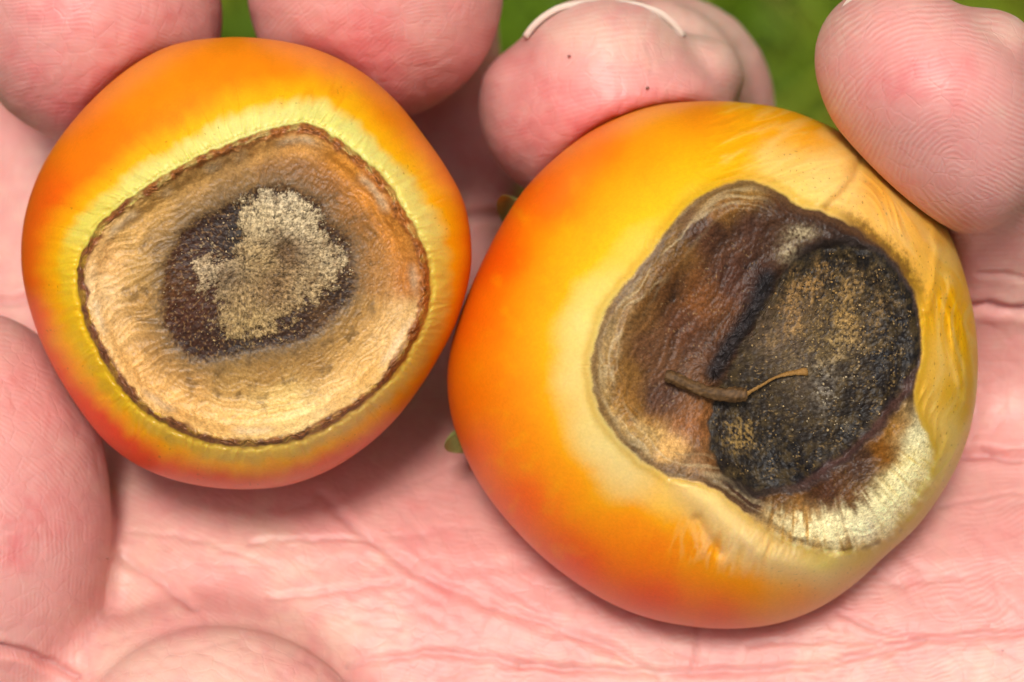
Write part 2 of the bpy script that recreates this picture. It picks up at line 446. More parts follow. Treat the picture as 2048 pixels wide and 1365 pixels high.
def left_color(u, v, rho, isback):
    ph = np.arctan2(v - A.c[1], u - A.c[0])
    n1 = fbm(u / 22, v / 22, 3)
    sd = A.les(u, v) + 5 * n1
    cdir = np.cos(ph); sdir_ = np.sin(ph)
    # --- skin: pale halo, yellow, orange, red
    wband = 46 + 10 * noise(ph * 2.2, 1.0) - 16 * ss(0.3, 0.9, sdir_) - 6 * ss(0.2, 0.9, -cdir)
    t = (sd - 8 * noise(ph * 14, sd / 60)) / wband
    orange = np.array([1.0, .88, .95]) * spots(u, v, [(450, 100, 246, 150, 40), (300, 170, 246, 152, 40), (620, 130, 244, 150, 36), (760, 220, 240, 152, 40), (180, 300, 246, 140, 30), (90, 420, 242, 112, 22),
        (60, 540, 244, 112, 30), (80, 640, 242, 104, 30), (130, 740, 242, 100, 34), (200, 850, 240, 84, 18), (300, 930, 240, 88, 26), (420, 962, 236, 108, 66), (520, 965, 236, 112, 68), (650, 930, 234, 106, 50),
        (760, 850, 232, 104, 30), (850, 740, 232, 104, 26), (920, 600, 236, 104, 20), (930, 480, 240, 118, 14), (880, 350, 246, 146, 18), (820, 270, 246, 152, 24)], power=4, soft=4000)
    pale = spots(u, v, [(500, 240, 232, 220, 128), (300, 340, 228, 214, 116), (680, 260, 232, 220, 120), (820, 420, 232, 210, 110), (880, 560, 224, 188, 80), (840, 700, 214, 174, 76), (700, 850, 212, 168, 88),
        (500, 915, 214, 172, 78), (340, 880, 212, 168, 66), (220, 780, 216, 170, 56), (140, 640, 232, 182, 60), (130, 540, 234, 192, 66), (170, 440, 228, 208, 92)])
    yellow = mix(orange, np.broadcast_to(lin((250, 208, 70)), orange.shape), 0.55 + 0 * u)
    c = mix(pale, yellow, ss(0.6, 1.35, t)); c = mix(c, orange, ss(1.1, 2.6, t))
    # thin darker growth lines
    lines = np.exp(-(np.abs(noise(ph * 8.0, 3.3 + sd * 0.004)) / 0.06) ** 2) * ss(20, 60, sd) * ss(130, 70, sd) * ss(-.2, .4, noise(ph * 3, 8.0 + 0 * ph))
    c = mix(c, np.broadcast_to(lin((232, 112, 20)), c.shape), 0.35 * lines)
    c = c * (1 + 0.10 * fbm(u / 40, v / 40, 4))[..., None]
    dots = ss(0.62, 0.70, noise(u / 7, v / 7)) * ss(0.1, 0.4, noise(u / 60 + 3, v / 60)) * ss(10, 40, sd) * ss(150, 60, sd)
    c = mix(c, np.broadcast_to(lin((130, 90, 30)), c.shape), 0.5 * dots)
    # --- dried tan skin
    wu = u + 14 * noise(u / 60, v / 60); wv = v + 14 * noise(u / 60 + 9, v / 60 + 5)
    tan = spots(u, v, [(600, 290, 225, 165, 95), (690, 330, 214, 146, 72), (740, 400, 206, 138, 68), (790, 470, 200, 134, 68), (830, 560, 182, 118, 62), (820, 640, 216, 176, 122), (780, 680, 222, 180, 122),
        (730, 740, 216, 172, 108), (690, 790, 226, 186, 126), (600, 840, 234, 202, 144), (520, 850, 230, 192, 128), (560, 800, 228, 192, 124), (440, 840, 226, 182, 118), (350, 800, 220, 172, 108), (280, 740, 222, 172, 108),
        (230, 660, 224, 178, 118), (195, 580, 228, 188, 136), (210, 520, 222, 174, 114), (250, 470, 208, 164, 100), (320, 420, 202, 158, 94), (400, 360, 198, 154, 94), (470, 320, 206, 162, 108), (520, 300, 226, 172, 104),
        (540, 340, 150, 106, 60), (600, 340, 146, 100, 56), (480, 360, 162, 122, 68), (660, 370, 152, 102, 56), (710, 430, 156, 106, 56), (740, 500, 166, 116, 62), (740, 560, 176, 126, 72), (720, 620, 192, 148, 88),
        (680, 680, 184, 142, 82), (620, 720, 172, 132, 76), (540, 750, 168, 128, 72), (460, 750, 182, 142, 82), (380, 760, 194, 148, 88), (320, 700, 182, 138, 82), (290, 620, 192, 148, 88), (290, 540, 188, 148, 88),
        (320, 490, 168, 132, 82), (370, 430, 168, 132, 82), (440, 390, 152, 118, 72)], power=4.5)
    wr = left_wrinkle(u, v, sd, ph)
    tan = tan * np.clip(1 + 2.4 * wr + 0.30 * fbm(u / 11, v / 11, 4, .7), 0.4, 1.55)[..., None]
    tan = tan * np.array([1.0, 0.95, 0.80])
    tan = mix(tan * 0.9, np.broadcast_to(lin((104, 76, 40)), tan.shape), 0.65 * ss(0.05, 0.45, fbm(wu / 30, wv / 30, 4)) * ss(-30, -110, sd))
    cd = A.core(u, v) + 9 * fbm(u / 30, v / 30, 4)
    tan = mix(tan, np.broadcast_to(lin((118, 100, 72)), tan.shape), 0.75 * ss(34, 0, cd) * ss(-0.5, 0.3, fbm(u / 10, v / 10, 3)))
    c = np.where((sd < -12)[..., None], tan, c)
    # pale peeling edge just inside the rim
    pe = np.exp(-((sd + 31) / 8) ** 2) * ss(-0.1, 0.35, noise(ph * 3 + 4, 2.0))
    c = mix(c, np.broadcast_to(lin((234, 208, 168)), c.shape), 0.55 * pe * (sd < -16))
    # --- rim
    rw = 15 + 11 * fbm(ph * 6, 7.7 + 0 * ph, 3) + 5 * ss(0, 0.7, cdir - sdir_)
    rim = spots(u, v, [(620, 255, 146, 88, 44), (780, 375, 158, 96, 46), (850, 560, 148, 88, 44), (800, 730, 122, 76, 40), (540, 885, 120, 76, 42), (300, 825, 112, 68, 38), (165, 600, 112, 66, 42), (200, 450, 124, 72, 38), (400, 315, 138, 84, 42)])
    rim = rim * np.clip(0.9 + 0.8 * fbm(u / 9, v / 9, 3) + 0.55 * ridge(sd / 9 + noise(u / 25, v / 25), ph * 7, 2), 0.3, 2.0)[..., None]
    rmask = ss(3, -1, sd) * ss(-rw - 4, -rw + 4, sd)
    rmask = rmask * (0.72 + 0.28 * ss(-0.35, 0.05, noise(ph * 8 + 3, sd / 40)))
    c = mix(c, rim, rmask)
    # --- dark core and mould
    core = spots(u, v, [(440, 460, 62, 44, 34), (400, 520, 72, 48, 38), (345, 570, 104, 76, 46), (370, 620, 88, 58, 44), (400, 690, 74, 54, 44), (480, 694, 62, 50, 42), (600, 640, 66, 52, 46), (680, 590, 62, 50, 42),
        (700, 540, 92, 76, 56), (620, 420, 80, 62, 46), (650, 640, 108, 88, 60), (480, 470, 42, 40, 32)])
    core = core * np.array([.62, .44, .34]) * np.clip(1 + 1.1 * fbm(u / 11, v / 11, 5, .7), 0.3, 2.0)[..., None]
    core = mix(core, np.broadcast_to(lin((150, 112, 70)), core.shape), 0.45 * ss(0.25, 0.5, noise(u / 6, v / 6)))
    halo_ = ss(70, 5, cd + 30 * fbm(u / 16, v / 16, 4, .7))
    c = np.where((sd < -22)[..., None], mix(c, np.broadcast_to(lin((112, 82, 46)), c.shape), 0.5 * halo_), c)
    c = mix(c, core, ss(14, -12, cd + 16 * fbm(u / 8, v / 8, 3, .7)))
    md = A.mould(u, v) + 62 * fbm(u / 26, v / 26, 5, 0.75)
    mo = mould_color(u, v)
    c = mix(c, mo, ss(6, -10, md) * ss(-0.75, -0.15, fbm(u / 6, v / 6, 3)) * (cd < 0))
    return c / LIGHT
def mould_color(u, v):
    mo = spots(u, v, [(560, 390, 214, 194, 158), (600, 440, 208, 186, 146), (680, 520, 196, 172, 132), (530, 440, 206, 182, 138), (420, 530, 200, 174, 136), (520, 520, 184, 154, 104), (560, 560, 140, 108, 70),
        (535, 590, 138, 106, 68), (500, 640, 178, 148, 96), (480, 590, 164, 134, 90), (460, 560, 120, 100, 76), (620, 580, 184, 156, 112), (540, 660, 178, 148, 100), (572, 500, 96, 66, 42)])
    mo = mix(mo, np.broadcast_to(lin((112, 84, 54)), mo.shape), 0.65 * ss(-0.05, 0.4, fbm(u / 38 + 5, v / 38, 5, .7)))
    mo = mix(mo, np.broadcast_to(lin((58, 44, 34)), mo.shape), 0.7 * ss(0.12, 0.4, fbm(u / 13 + 1, v / 13, 4, .7)))
    return mo * np.clip(1 + 0.9 * fbm(u / 7, v / 7, 3), 0.4, 1.7)[..., None]

# ---- right tomato ------------------------------------------------
B = Tomato()
B.c = (1425, 730); B.zc = -16.5; B.Hf = 17.0; B.Hb = 17.0; B.p = 2.25; B.Rmm = 19.0
B.R = polar_radius([(1400, 203), (1300, 214), (1200, 253), (1120, 308), (1050, 378), (1000, 455), (950, 555), (912, 655), (895, 740), (900, 820), (922, 892), (962, 972), (1020, 1048), (1092, 1120),
    (1180, 1184), (1270, 1228), (1370, 1252), (1470, 1258), (1560, 1246), (1640, 1215), (1710, 1168), (1770, 1112), (1830, 1058), (1880, 992), (1922, 915), (1947, 830), (1956, 740), (1951, 650), (1932, 560),
    (1900, 470), (1860, 405), (1800, 345), (1735, 295), (1690, 268), (1620, 236), (1560, 216), (1480, 205)], B.c)
B.les = PolyField([(1500, 360), (1440, 370), (1390, 400), (1340, 450), (1290, 520), (1240, 580), (1210, 622), (1190, 680), (1180, 725), (1186, 780), (1202, 832), (1240, 882), (1290, 928), (1350, 958), (1400, 968),
    (1440, 985), (1470, 1012), (1520, 1048), (1580, 1085), (1650, 1105), (1720, 1098), (1780, 1070), (1830, 1010), (1860, 940), (1858, 880), (1835, 830), (1828, 780), (1842, 720), (1843, 650), (1826, 580), (1788, 520), (1740, 478),
    (1700, 448), (1650, 425), (1600, 412), (1555, 380)])
B.dark = PolyField([(1500, 385), (1440, 395), (1390, 440), (1330, 510), (1280, 590), (1240, 660), (1220, 730), (1225, 790), (1250, 840), (1300, 850), (1360, 860), (1400, 930), (1440, 985), (1480, 1010),
    (1540, 1005), (1600, 1015), (1680, 1012), (1740, 975), (1785, 920), (1780, 850), (1820, 780), (1842, 720), (1843, 650), (1826, 580), (1788, 520), (1740, 478), (1700, 448), (1650, 425), (1600, 412), (1555, 385)])
B.core = PolyField([(1640, 500), (1580, 530), (1545, 580), (1515, 640), (1480, 700), (1440, 770), (1420, 830), (1420, 900), (1450, 950), (1500, 975), (1560, 972), (1610, 962), (1650, 932), (1700, 898), (1750, 852),
    (1790, 800), (1826, 742), (1838, 680), (1824, 602), (1790, 542), (1740, 504), (1690, 492)])
B.dust = PolyField([(1580, 560), (1620, 545), (1660, 570), (1700, 570), (1740, 590), (1760, 640), (1730, 680), (1700, 720), (1670, 720), (1640, 700), (1600, 690), (1560, 650), (1540, 620)])
B.plane = fit_plane(B, B.les)
def right_edge(u, v):
    ragged = ss(850, 950, v) * ss(1480, 1600, u)
    return B.les(u, v) + 5 * fbm(u / 30, v / 30, 3) + ragged * (12 * fbm(u / 44 + 6, v / 44, 4, .65) + 4)
FOLD = [(1535, 560), (1515, 615), (1480, 665), (1455, 700), (1430, 745)]
FLAP = [(1400, 955), (1445, 985), (1490, 1035), (1560, 1085), (1640, 1108)]
CREASE = [(1722, 320), (1708, 360), (1680, 395), (1655, 415)]
def right_height(u, v, rho):
    ph = np.arctan2(v - B.c[1], u - B.c[0])
    sd = right_edge(u, v)
    cd = B.core(u, v) + 15 * fbm(u / 45, v / 45, 5, 0.6)
    zs = z_smooth(B, u, v)
    strawz = ss(820, 900, v) * ss(1500, 1640, u + 0.2 * (v - 900)) * ss(1960, 1900, u)
    inside = ss(6, -70, sd) * (1 - 0.8 * strawz * ss(-170, -60, sd))
    dish = B.plane(u, v) + 0.9 - 0.5 * ss(-20, -120, sd)
    z = zs * (1 - inside) + dish * inside
    les = ss(0, -20, sd)
    # left lobe hollow and core disc with its turned-up margin
    z = z - 0.9 * np.exp(-(((u - 1340) / 110) ** 2 + ((v - 680) / 170) ** 2)) * les
    brk = 0.55 + 0.9 * fbm(u / 60 + 11, v / 60, 3)
    z = z - 0.36 * np.exp(-(cd / 9.0) ** 2) * brk + 0.34 * np.exp(-((cd - 20) / 13.0) ** 2) * les * brk
    z = z - 0.35 * ss(10, -30, cd) * (0.6 + 0.4 * np.cos((u - 1640) / 110))
    fd = line_dist(u, v, FOLD)
    crumple = ridge((u + v * 0.3) / 17 + noise(u / 25, v / 25), v / 30, 3)
    z = z + 0.65 * np.exp(-(fd / 24) ** 2) * (0.6 + 0.8 * crumple)
    # shrunken leather texture
    wu = u + 18 * noise(u / 70, v / 70); wv = v + 18 * noise(u / 70 + 4, v / 70 + 8)
    streak = ridge((wu * 0.84 + wv * 0.54) / 34, (-wu * 0.54 + wv * 0.84) / 150, 3)
    edge_lines = ridge(sd / 20 + 0.5 * noise(u / 60, v / 60), ph * 1.3, 2)
    lobe = les * ss(-5, 20, cd)
    z = z + lobe * (0.09 * streak + 0.07 * fbm(u / 10, v / 10, 4) + 0.09 * edge_lines * ss(-75, -25, sd))
    z = z + les * ss(-5, -25, cd) * (0.10 * fbm(u / 9, v / 9, 4) + 0.10 * fbm(u / 60, v / 60, 3))
    # pale pleats at the lower right, running radially
    pl = ss(830, 900, v) * ss(1500, 1600, u + 0.2 * v) * les
    r2 = np.hypot(u - 1600, v - 760); a2 = np.arctan2(v - 760, u - 1600)
    z = z + pl * ss(230, 290, r2) * 0.16 * ridge(a2 * 20, r2 / 150, 2)
    # rolled edge under the lesion and the folds of loose skin
    fl = line_dist(u, v, FLAP)
    z = z + 0.55 * np.exp(-((fl - 34) / 26) ** 2) * ss(-2, 12, sd)
    fold_r = ridge((u - 1400) / 26 + (v - 1080) * 0.012, v / 80, 2)
    z = z + 0.20 * fold_r * np.exp(-(((u - 1480) / 130) ** 2 + ((v - 1095) / 38) ** 2)) * ss(0, 20, sd)
    z = z - 0.5 * np.exp(-(line_dist(u, v, [(1395, 1040), (1415, 1075), (1440, 1105)]) / 12) ** 2)
    # wrinkles of the slack skin on the right flank, parallel to the outline
    R = B.R(ph); od = R * (1 - rho)
    flank = ss(1600, 1780, u) * ss(0, 20, sd) * ss(0, 14, od)
    z = z + flank * 0.26 * (ridge(od / 34 + 0.9 * noise(u / 110, v / 110), ph * 2.2 + 0.3, 2) - 0.3) * ss(-0.35, 0.35, noise(u / 120 + 4, v / 120))
    for fp, fw, fh in (([(1862, 420), (1874, 500), (1868, 560), (1856, 620)], 10, .35), ([(1900, 560), (1922, 640), (1932, 720), (1930, 800)], 8, .30), ([(1884, 600), (1912, 655), (1908, 700), (1920, 770)], 8, .30), ([(1895, 880), (1870, 950), (1830, 1010)], 9, .25), ([(1912, 900), (1880, 980), (1820, 1045)], 8, .25)):
        z = z + fh * np.exp(-((line_dist(u, v, fp) + 4 * noise(u / 30, v / 30)) / fw) ** 2) * ss(0, 20, od)
    z = z - 0.45 * np.exp(-(line_dist(u, v, CREASE) / 8) ** 2) + 0.5 * np.exp(-((line_dist(u, v, [(1690, 320), (1676, 362), (1648, 395)])) / 20) ** 2)
    up = ss(1380, 1480, u) * ss(1760, 1650, u) * ss(460, 380, v) * ss(0, 15, sd)
    z = z + up * 0.22 * ridge((u * 0.35 + v * 0.94) / 30, (u * 0.94 - v * 0.35) / 170, 2)
    # puckered halo on the left
    pk = ridge(ph * 20 + 0.9 * noise(u / 30, v / 30), sd / 40, 2)
    z = z + 0.05 * pk * ss(0, 8, sd) * ss(34, 10, sd) * ss(1500, 1350, u) * ss(-.1, .4, noise(u / 50, v / 50))
    return z
B.height = right_height

def right_color(u, v, rho, isback):
    ph = np.arctan2(v - B.c[1], u - B.c[0])
    n1 = fbm(u / 30, v / 30, 3)
    sd = right_edge(u, v)
    cd = B.core(u, v) + 15 * fbm(u / 45, v / 45, 5, 0.6)
    ju = u + 16 * fbm(u / 60, v / 60, 5, .7); jv = v + 16 * fbm(u / 60 + 31, v / 60 + 7, 5, .7)
    skin = spots(ju, jv, [(1400, 225, 240, 150, 20), (1300, 300, 250, 170, 20), (1200, 300, 250, 140, 10), (1100, 400, 250, 130, 6), (1000, 520, 244, 112, 10), (960, 650, 248, 128, 18), (940, 800, 244, 136, 20),
        (960, 900, 244, 122, 28), (1050, 1000, 248, 116, 28), (1150, 1130, 242, 102, 38), (1300, 1200, 238, 96, 40), (1450, 1235, 238, 108, 54), (1600, 1200, 240, 146, 54), (1700, 1140, 224, 168, 78), (1100, 600, 252, 174, 30),
        (1150, 500, 254, 190, 40), (1250, 400, 252, 188, 30), (1350, 330, 250, 184, 30), (1450, 300, 250, 178, 46), (1540, 260, 244, 158, 28), (1620, 270, 244, 164, 40), (1560, 320, 248, 206, 110), (1640, 360, 252, 218, 130),
        (1590, 390, 246, 206, 98), (1700, 400, 250, 204, 120), (1760, 380, 242, 178, 86), (1820, 450, 240, 182, 92), (1780, 470, 244, 194, 112), (1850, 560, 240, 188, 98), (1905, 600, 240, 174, 50), (1930, 700, 236, 170, 48),
        (1890, 720, 240, 194, 104), (1900, 850, 236, 194, 108), (1940, 800, 216, 160, 30), (1880, 960, 222, 196, 108), (1820, 1050, 198, 168, 58), (1750, 1115, 190, 158, 66), (1160, 650, 244, 220, 132), (1140, 750, 238, 214, 132),
        (1080, 720, 248, 184, 58), (1170, 850, 236, 214, 132), (1205, 905, 234, 214, 140), (1250, 955, 234, 206, 132), (1100, 850, 250, 176, 36), (1050, 750, 250, 162, 28), (1150, 950, 250, 160, 22), (1250, 1050, 248, 154, 18),
        (1340, 1000, 248, 198, 88), (1300, 1100, 246, 136, 18), (1400, 1090, 244, 156, 36), (1480, 1090, 244, 196, 112), (1430, 1030, 248, 204, 116), (1560, 1125, 236, 182, 92), (1500, 1180, 242, 142, 36), (1650, 1135, 226, 178, 84),
        (1200, 600, 246, 214, 110), (1280, 480, 248, 202, 84), (1380, 375, 232, 190, 70), (1050, 880, 248, 150, 24), (1000, 760, 246, 142, 20)], power=4.0, soft=3000)
    skin = mix(skin, skin * np.array([1.0, .88, .40]), ss(45, 130, sd) * ss(1520, 1420, u))
    skin = mix(skin, skin * np.array([1.0, .95, .72]), ss(1640, 1760, u))
    skin = mix(skin, skin * np.array([1.0, .90, .8]), ss(120, 320, sd) * ss(1650, 1500, u))
    c = skin * (1 + 0.07 * fbm(u / 20, v / 20, 5, .75))[..., None]
    mott = ss(0.05, 0.5, fbm(u / 45 + 8, v / 45, 4)) * ss(160, 40, np.abs(u - 1060))
    c = mix(c, np.broadcast_to(lin((250, 192, 90)), c.shape), 0.22 * mott)
    dots = ss(0.60, 0.68, noise(u / 6, v / 6)) * ss(0, 40, sd) * ss(1450, 1600, u) * ss(120, 60, sd)
    c = mix(c, np.broadcast_to(lin((120, 80, 24)), c.shape), 0.6 * dots)
    od = B.R(ph) * (1 - rho)
    fk = ridge(od / 30 + 0.9 * noise(u / 110, v / 110), ph * 2.2 + 0.3, 3) * ss(1600, 1780, u) * ss(10, 40, sd)
    upw = ridge((u * 0.35 + v * 0.94) / 30, (u * 0.94 - v * 0.35) / 170, 3) * ss(1380, 1480, u) * ss(1760, 1650, u) * ss(460, 380, v) * ss(5, 25, sd)
    wr_ = np.clip(fk + upw, -1, 1)  # wrinkle highlights put into the colour: crests paler, troughs deeper orange
    c = mix(c, np.broadcast_to(lin((255, 226, 140)), c.shape), 0.2 * ss(0.25, 0.8, wr_))
    c = mix(c, np.broadcast_to(lin((214, 140, 24)), c.shape), 0.3 * ss(0.0, -0.6, wr_))
    # greenish seam and brown margin
    seam = np.exp(-((sd - 9) / 9) ** 2)
    c = mix(c, np.broadcast_to(lin((196, 150, 44)), c.shape), 0.55 * seam)
    fuzz = ss(34, 0, sd + 26 * fbm(u / 13, v / 13, 4, .7)) * ss(1660, 1720, u) * ss(640, 540, v)
    c = mix(c, np.broadcast_to(lin((96, 62, 26)), c.shape), 0.85 * fuzz)
    fl = line_dist(u, v, FLAP)
    fm = np.exp(-((fl - 34) / 30) ** 2) * ss(0, 10, sd)
    fr_ = ridge((u - 1400) / 26 + (v - 1080) * 0.012, v / 80, 2)
    c = mix(c, np.broadcast_to(lin((252, 222, 150)), c.shape), 0.6 * fm)
    fr2 = np.exp(-(((u - 1490) / 130) ** 2 + ((v - 1090) / 45) ** 2)) * ss(0, 20, sd)
    c = mix(c, np.broadcast_to(lin((252, 218, 160)), c.shape), np.clip(0.4 * fr2 * ss(0.1, 0.7, fr_), 0, 1))
    c = mix(c, np.broadcast_to(lin((236, 150, 40)), c.shape), np.clip(0.25 * fr2 * ss(0.1, -0.5, fr_), 0, 1))
    # --- inside
    jl = u + 16 * fbm(u / 50 + 3, v / 50, 4); jm = v + 16 * fbm(u / 50, v / 50 + 9, 4)
    rot = spots(jl, jm, [(1500, 380, 150, 116, 62), (1440, 415, 142, 108, 62), (1420, 470, 96, 66, 50), (1500, 460, 86, 60, 50), (1560, 440, 92, 66, 50), (1620, 450, 80, 58, 48), (1700, 470, 66, 50, 44), (1350, 500, 126, 96, 56),
        (1300, 560, 138, 104, 58), (1260, 620, 140, 108, 66), (1212, 660, 156, 126, 80), (1330, 580, 102, 72, 46), (1400, 600, 130, 88, 52), (1470, 560, 88, 58, 46), (1440, 650, 112, 76, 48), (1370, 650, 106, 72, 52), (1300, 700, 112, 82, 60),
        (1228, 740, 150, 118, 68), (1320, 800, 102, 76, 66), (1250, 820, 160, 124, 68), (1290, 870, 184, 144, 82), (1340, 900, 206, 158, 92), (1370, 860, 152, 108, 72), (1400, 930, 138, 104, 70), (1345, 945, 124, 94, 62), (1275, 912, 150, 120, 76),
        (1450, 985, 80, 56, 42), (1500, 1000, 82, 58, 46), (1550, 1012, 122, 88, 46), (1650, 980, 92, 62, 46), (1720, 930, 86, 64, 54), (1775, 905, 146, 102, 48), (1700, 1006, 112, 76, 40), (1600, 1045, 176, 132, 70), (1545, 1055, 180, 138, 76),
        (1792, 858, 152, 108, 48), (1830, 880, 240, 226, 172), (1800, 970, 236, 218, 156), (1720, 1060, 244, 232, 190), (1660, 1065, 232, 212, 160), (1780, 1030, 238, 224, 170), (1840, 930, 232, 206, 126), (1620, 1090, 210, 172, 108), (1700, 1095, 150, 112, 60), (1820, 520, 70, 46, 34), (1835, 760, 90, 62, 36)], power=4.8)
    wu = u + 18 * noise(u / 70, v / 70); wv = v + 18 * noise(u / 70 + 4, v / 70 + 8)
    streak = ridge((wu * 0.84 + wv * 0.54) / 34, (-wu * 0.54 + wv * 0.84) / 150, 3)
    edge_lines = ridge(sd / 20 + 0.5 * noise(u / 60, v / 60), ph * 1.3, 2)
    lobe = ss(1560, 1480, u)
    dk = ss(18, -22, B.dark(u, v) + 26 * fbm(u / 24 + 5, v / 24, 4, .7))
    rot = mix(rot, rot * np.array([.68, .53, .38]), dk) * np.clip(0.85 + 0.15 * ss(1520, 1640, u) * ss(820, 880, v) + 0.55 * streak * lobe + 0.75 * fbm(u / 11, v / 11, 5, .7), 0.25, 1.8)[..., None]
    rot = mix(rot, np.broadcast_to(lin((208, 184, 138)), rot.shape), 0.4 * ss(0.4, 0.85, edge_lines) * ss(-75, -30, sd) * lobe)
    r2 = np.hypot(u - 1600, v - 760); a2 = np.arctan2(v - 760, u - 1600)
    pleat = ridge(a2 * 20, r2 / 150, 2)
    straw = (1 - dk) * ss(830, 900, v) * ss(1520, 1640, u + 0.2 * (v - 900)) * ss(240, 290, r2 + 55 * fbm(a2 * 14, r2 / 60, 4, .7) + 25 * fbm(u / 14, v / 14, 3))
    rot = mix(rot, np.broadcast_to(lin((252, 238, 184)), rot.shape), 0.7 * straw * ss(0.0, 0.6, pleat))
    rot = rot * (1 + 0.35 * straw[..., None] * np.array([1.0, .95, .8]))  # straw albedo raised to offset its shading where it faces away from the sun
    rot = mix(rot, np.broadcast_to(lin((156, 112, 52)), rot.shape), 0.45 * straw * ss(0.1, -0.6, pleat))
    # brown stipple on the straw-coloured part
    stip = ss(0.42, 0.58, noise(u / 5.5, v / 5.5)) * ss(1540, 1650, u) * ss(820, 880, v)
    rot = mix(rot, np.broadcast_to(lin((132, 96, 44)), rot.shape), 0.4 * stip)
    flecks = ss(0.45, 0.6, noise(u / 5 + 50, v / 5)) * ss(20, -20, u - 1540)
    rot = mix(rot, np.broadcast_to(lin((176, 140, 92)), rot.shape), 0.4 * flecks * ss(-0.1, 0.35, fbm(u / 40 + 2, v / 40, 3)))
    spot1 = np.exp(-(((u - 1602) / 26) ** 2 + ((v - 466) / 13) ** 2)) + 0.7 * np.exp(-(((u - 1578) / 22) ** 2 + ((v - 505) / 22) ** 2))
    rot = mix(rot, np.broadcast_to(lin((206, 184, 142)), rot.shape), np.clip(spot1 * (0.6 + 1.2 * fbm(u / 8, v / 8, 3)), 0, 0.9))
    mar = np.exp(-((sd + 9) / 8) ** 2) * ss(0.9, 0.2, np.sin(ph) * 0 + ss(1600, 1700, u) * ss(800, 850, v))
    rot = mix(rot, np.broadcast_to(lin((98, 68, 40)), rot.shape), 0.6 * mar)
    ew = 3 + 22 * ss(850, 950, v) * ss(1480, 1600, u)
    c = mix(c, rot, ss(ew, -ew - 2, sd + ew * 1.2 * fbm(a2 * 16, r2 / 40, 3, .7) * (ew > 6)))
    seam2 = np.exp(-((line_dist(u, v, [(1590, 1082), (1670, 1103), (1750, 1090), (1800, 1062)]) + 5 * fbm(u / 12, v / 12, 3)) / 6) ** 2)
    c = mix(c, np.broadcast_to(lin((96, 62, 28)), c.shape), np.clip(0.75 * seam2 * ss(-0.3, 0.2, noise(u / 20, v / 20)), 0, 1))
    green = np.exp(-((sd - 26) / 22) ** 2) * ss(900, 1000, v) * ss(1560, 1680, u)
    c = mix(c, np.broadcast_to(lin((206, 184, 74)), c.shape), 0.5 * green)
    # --- black core
    core = spots(u, v, [(1640, 740, 64, 56, 48), (1540, 900, 42, 40, 40), (1500, 860, 52, 46, 40), (1600, 950, 40, 38, 42), (1780, 700, 36, 35, 40), (1800, 620, 36, 34, 38), (1740, 780, 46, 40, 40), (1680, 520, 44, 40, 38), (1620, 540, 50, 44, 38),
        (1560, 680, 122, 106, 90), (1600, 740, 128, 114, 96), (1520, 780, 62, 54, 46), (1450, 850, 52, 44, 40), (1700, 840, 48, 42, 36), (1760, 560, 40, 38, 38)])
    core = core * np.array([.50, .44, .38]) * np.clip(1 + 1.1 * fbm(u / 10, v / 10, 5, .7), 0.3, 2.2)[..., None]
    brown = ss(-0.15, 0.35, fbm(u / 26 + 2, v / 26, 5, .7)) * 0.5
    core = mix(core, np.broadcast_to(lin((92, 74, 44)), core.shape), brown)
    fd = line_dist(u, v, FOLD)
    c = mix(c, np.broadcast_to(lin((44, 42, 44)), c.shape), 0.92 * np.exp(-(np.maximum(fd - 6, 0) / 20) ** 2) * ss(0, -10, sd))
    cm = ss(24, 12, cd) * ss(1500, 1560, u + 0.3 * (v - 700)) * ss(2, -8, sd)
    c = mix(c, np.broadcast_to(lin((56, 46, 42)), c.shape), 0.85 * cm * ss(10, 40, fd + 30))
    c = mix(c, core, ss(6, -4, cd))
    pink = np.exp(-((cd - 4) / 9) ** 2) * ss(700, 800, v) * ss(1550, 1650, u)
    c = mix(c, np.broadcast_to(lin((92, 60, 54)), c.shape), 0.6 * pink)
    fleck2 = ss(0.28, 0.5, noise(u / 5 + 9, v / 5)) * ss(0.0, 0.3, fbm(u / 30 + 7, v / 30, 3)) * ss(0, -20, cd)
    c = mix(c, np.broadcast_to(lin((148, 118, 72)), c.shape), 0.6 * fleck2)
    dd = B.dust(u, v) + 150 * fbm(u / 48, v / 48, 5, .7)
    c = mix(c, dust_color(u, v), ss(55, -35, dd) * ss(-0.3, 0.2, fbm(u / 9, v / 9, 4, .7)) * ss(0, -20, cd) * (0.25 + 0.7 * ss(-0.12, 0.22, fbm(u / 55 + 3.7, v / 55 + 1.3, 4, .6))))
    d2 = np.hypot((u - 1482) / 1.0, (v - 870)) - 32 + 24 * fbm(u / 20, v / 20, 3)
    c = mix(c, dust_color(u, v), 0.7 * ss(10, -14, d2) * ss(-0.2, 0.2, fbm(u / 7, v / 7, 3)))
    grey = np.exp(-(((u - 1648) / 22) ** 2 + ((v - 785) / 40) ** 2)) * ss(-0.2, 0.3, fbm(u / 9, v / 9, 3))
    c = mix(c, np.broadcast_to(lin((140, 128, 112)), c.shape), 0.8 * np.clip(grey, 0, 1))
    return c / LIGHT
def dust_color(u, v):
    d = spots(u, v, [(1620, 560, 150, 112, 62), (1680, 620, 164, 128, 72), (1650, 690, 150, 122, 74), (1580, 630, 138, 104, 62), (1740, 610, 124, 96, 58), (1480, 870, 140, 110, 60), (1640, 770, 160, 146, 122)])
    return 1.15 * d * np.clip(1 + 0.8 * fbm(u / 7, v / 7, 3), 0.4, 1.7)[..., None]

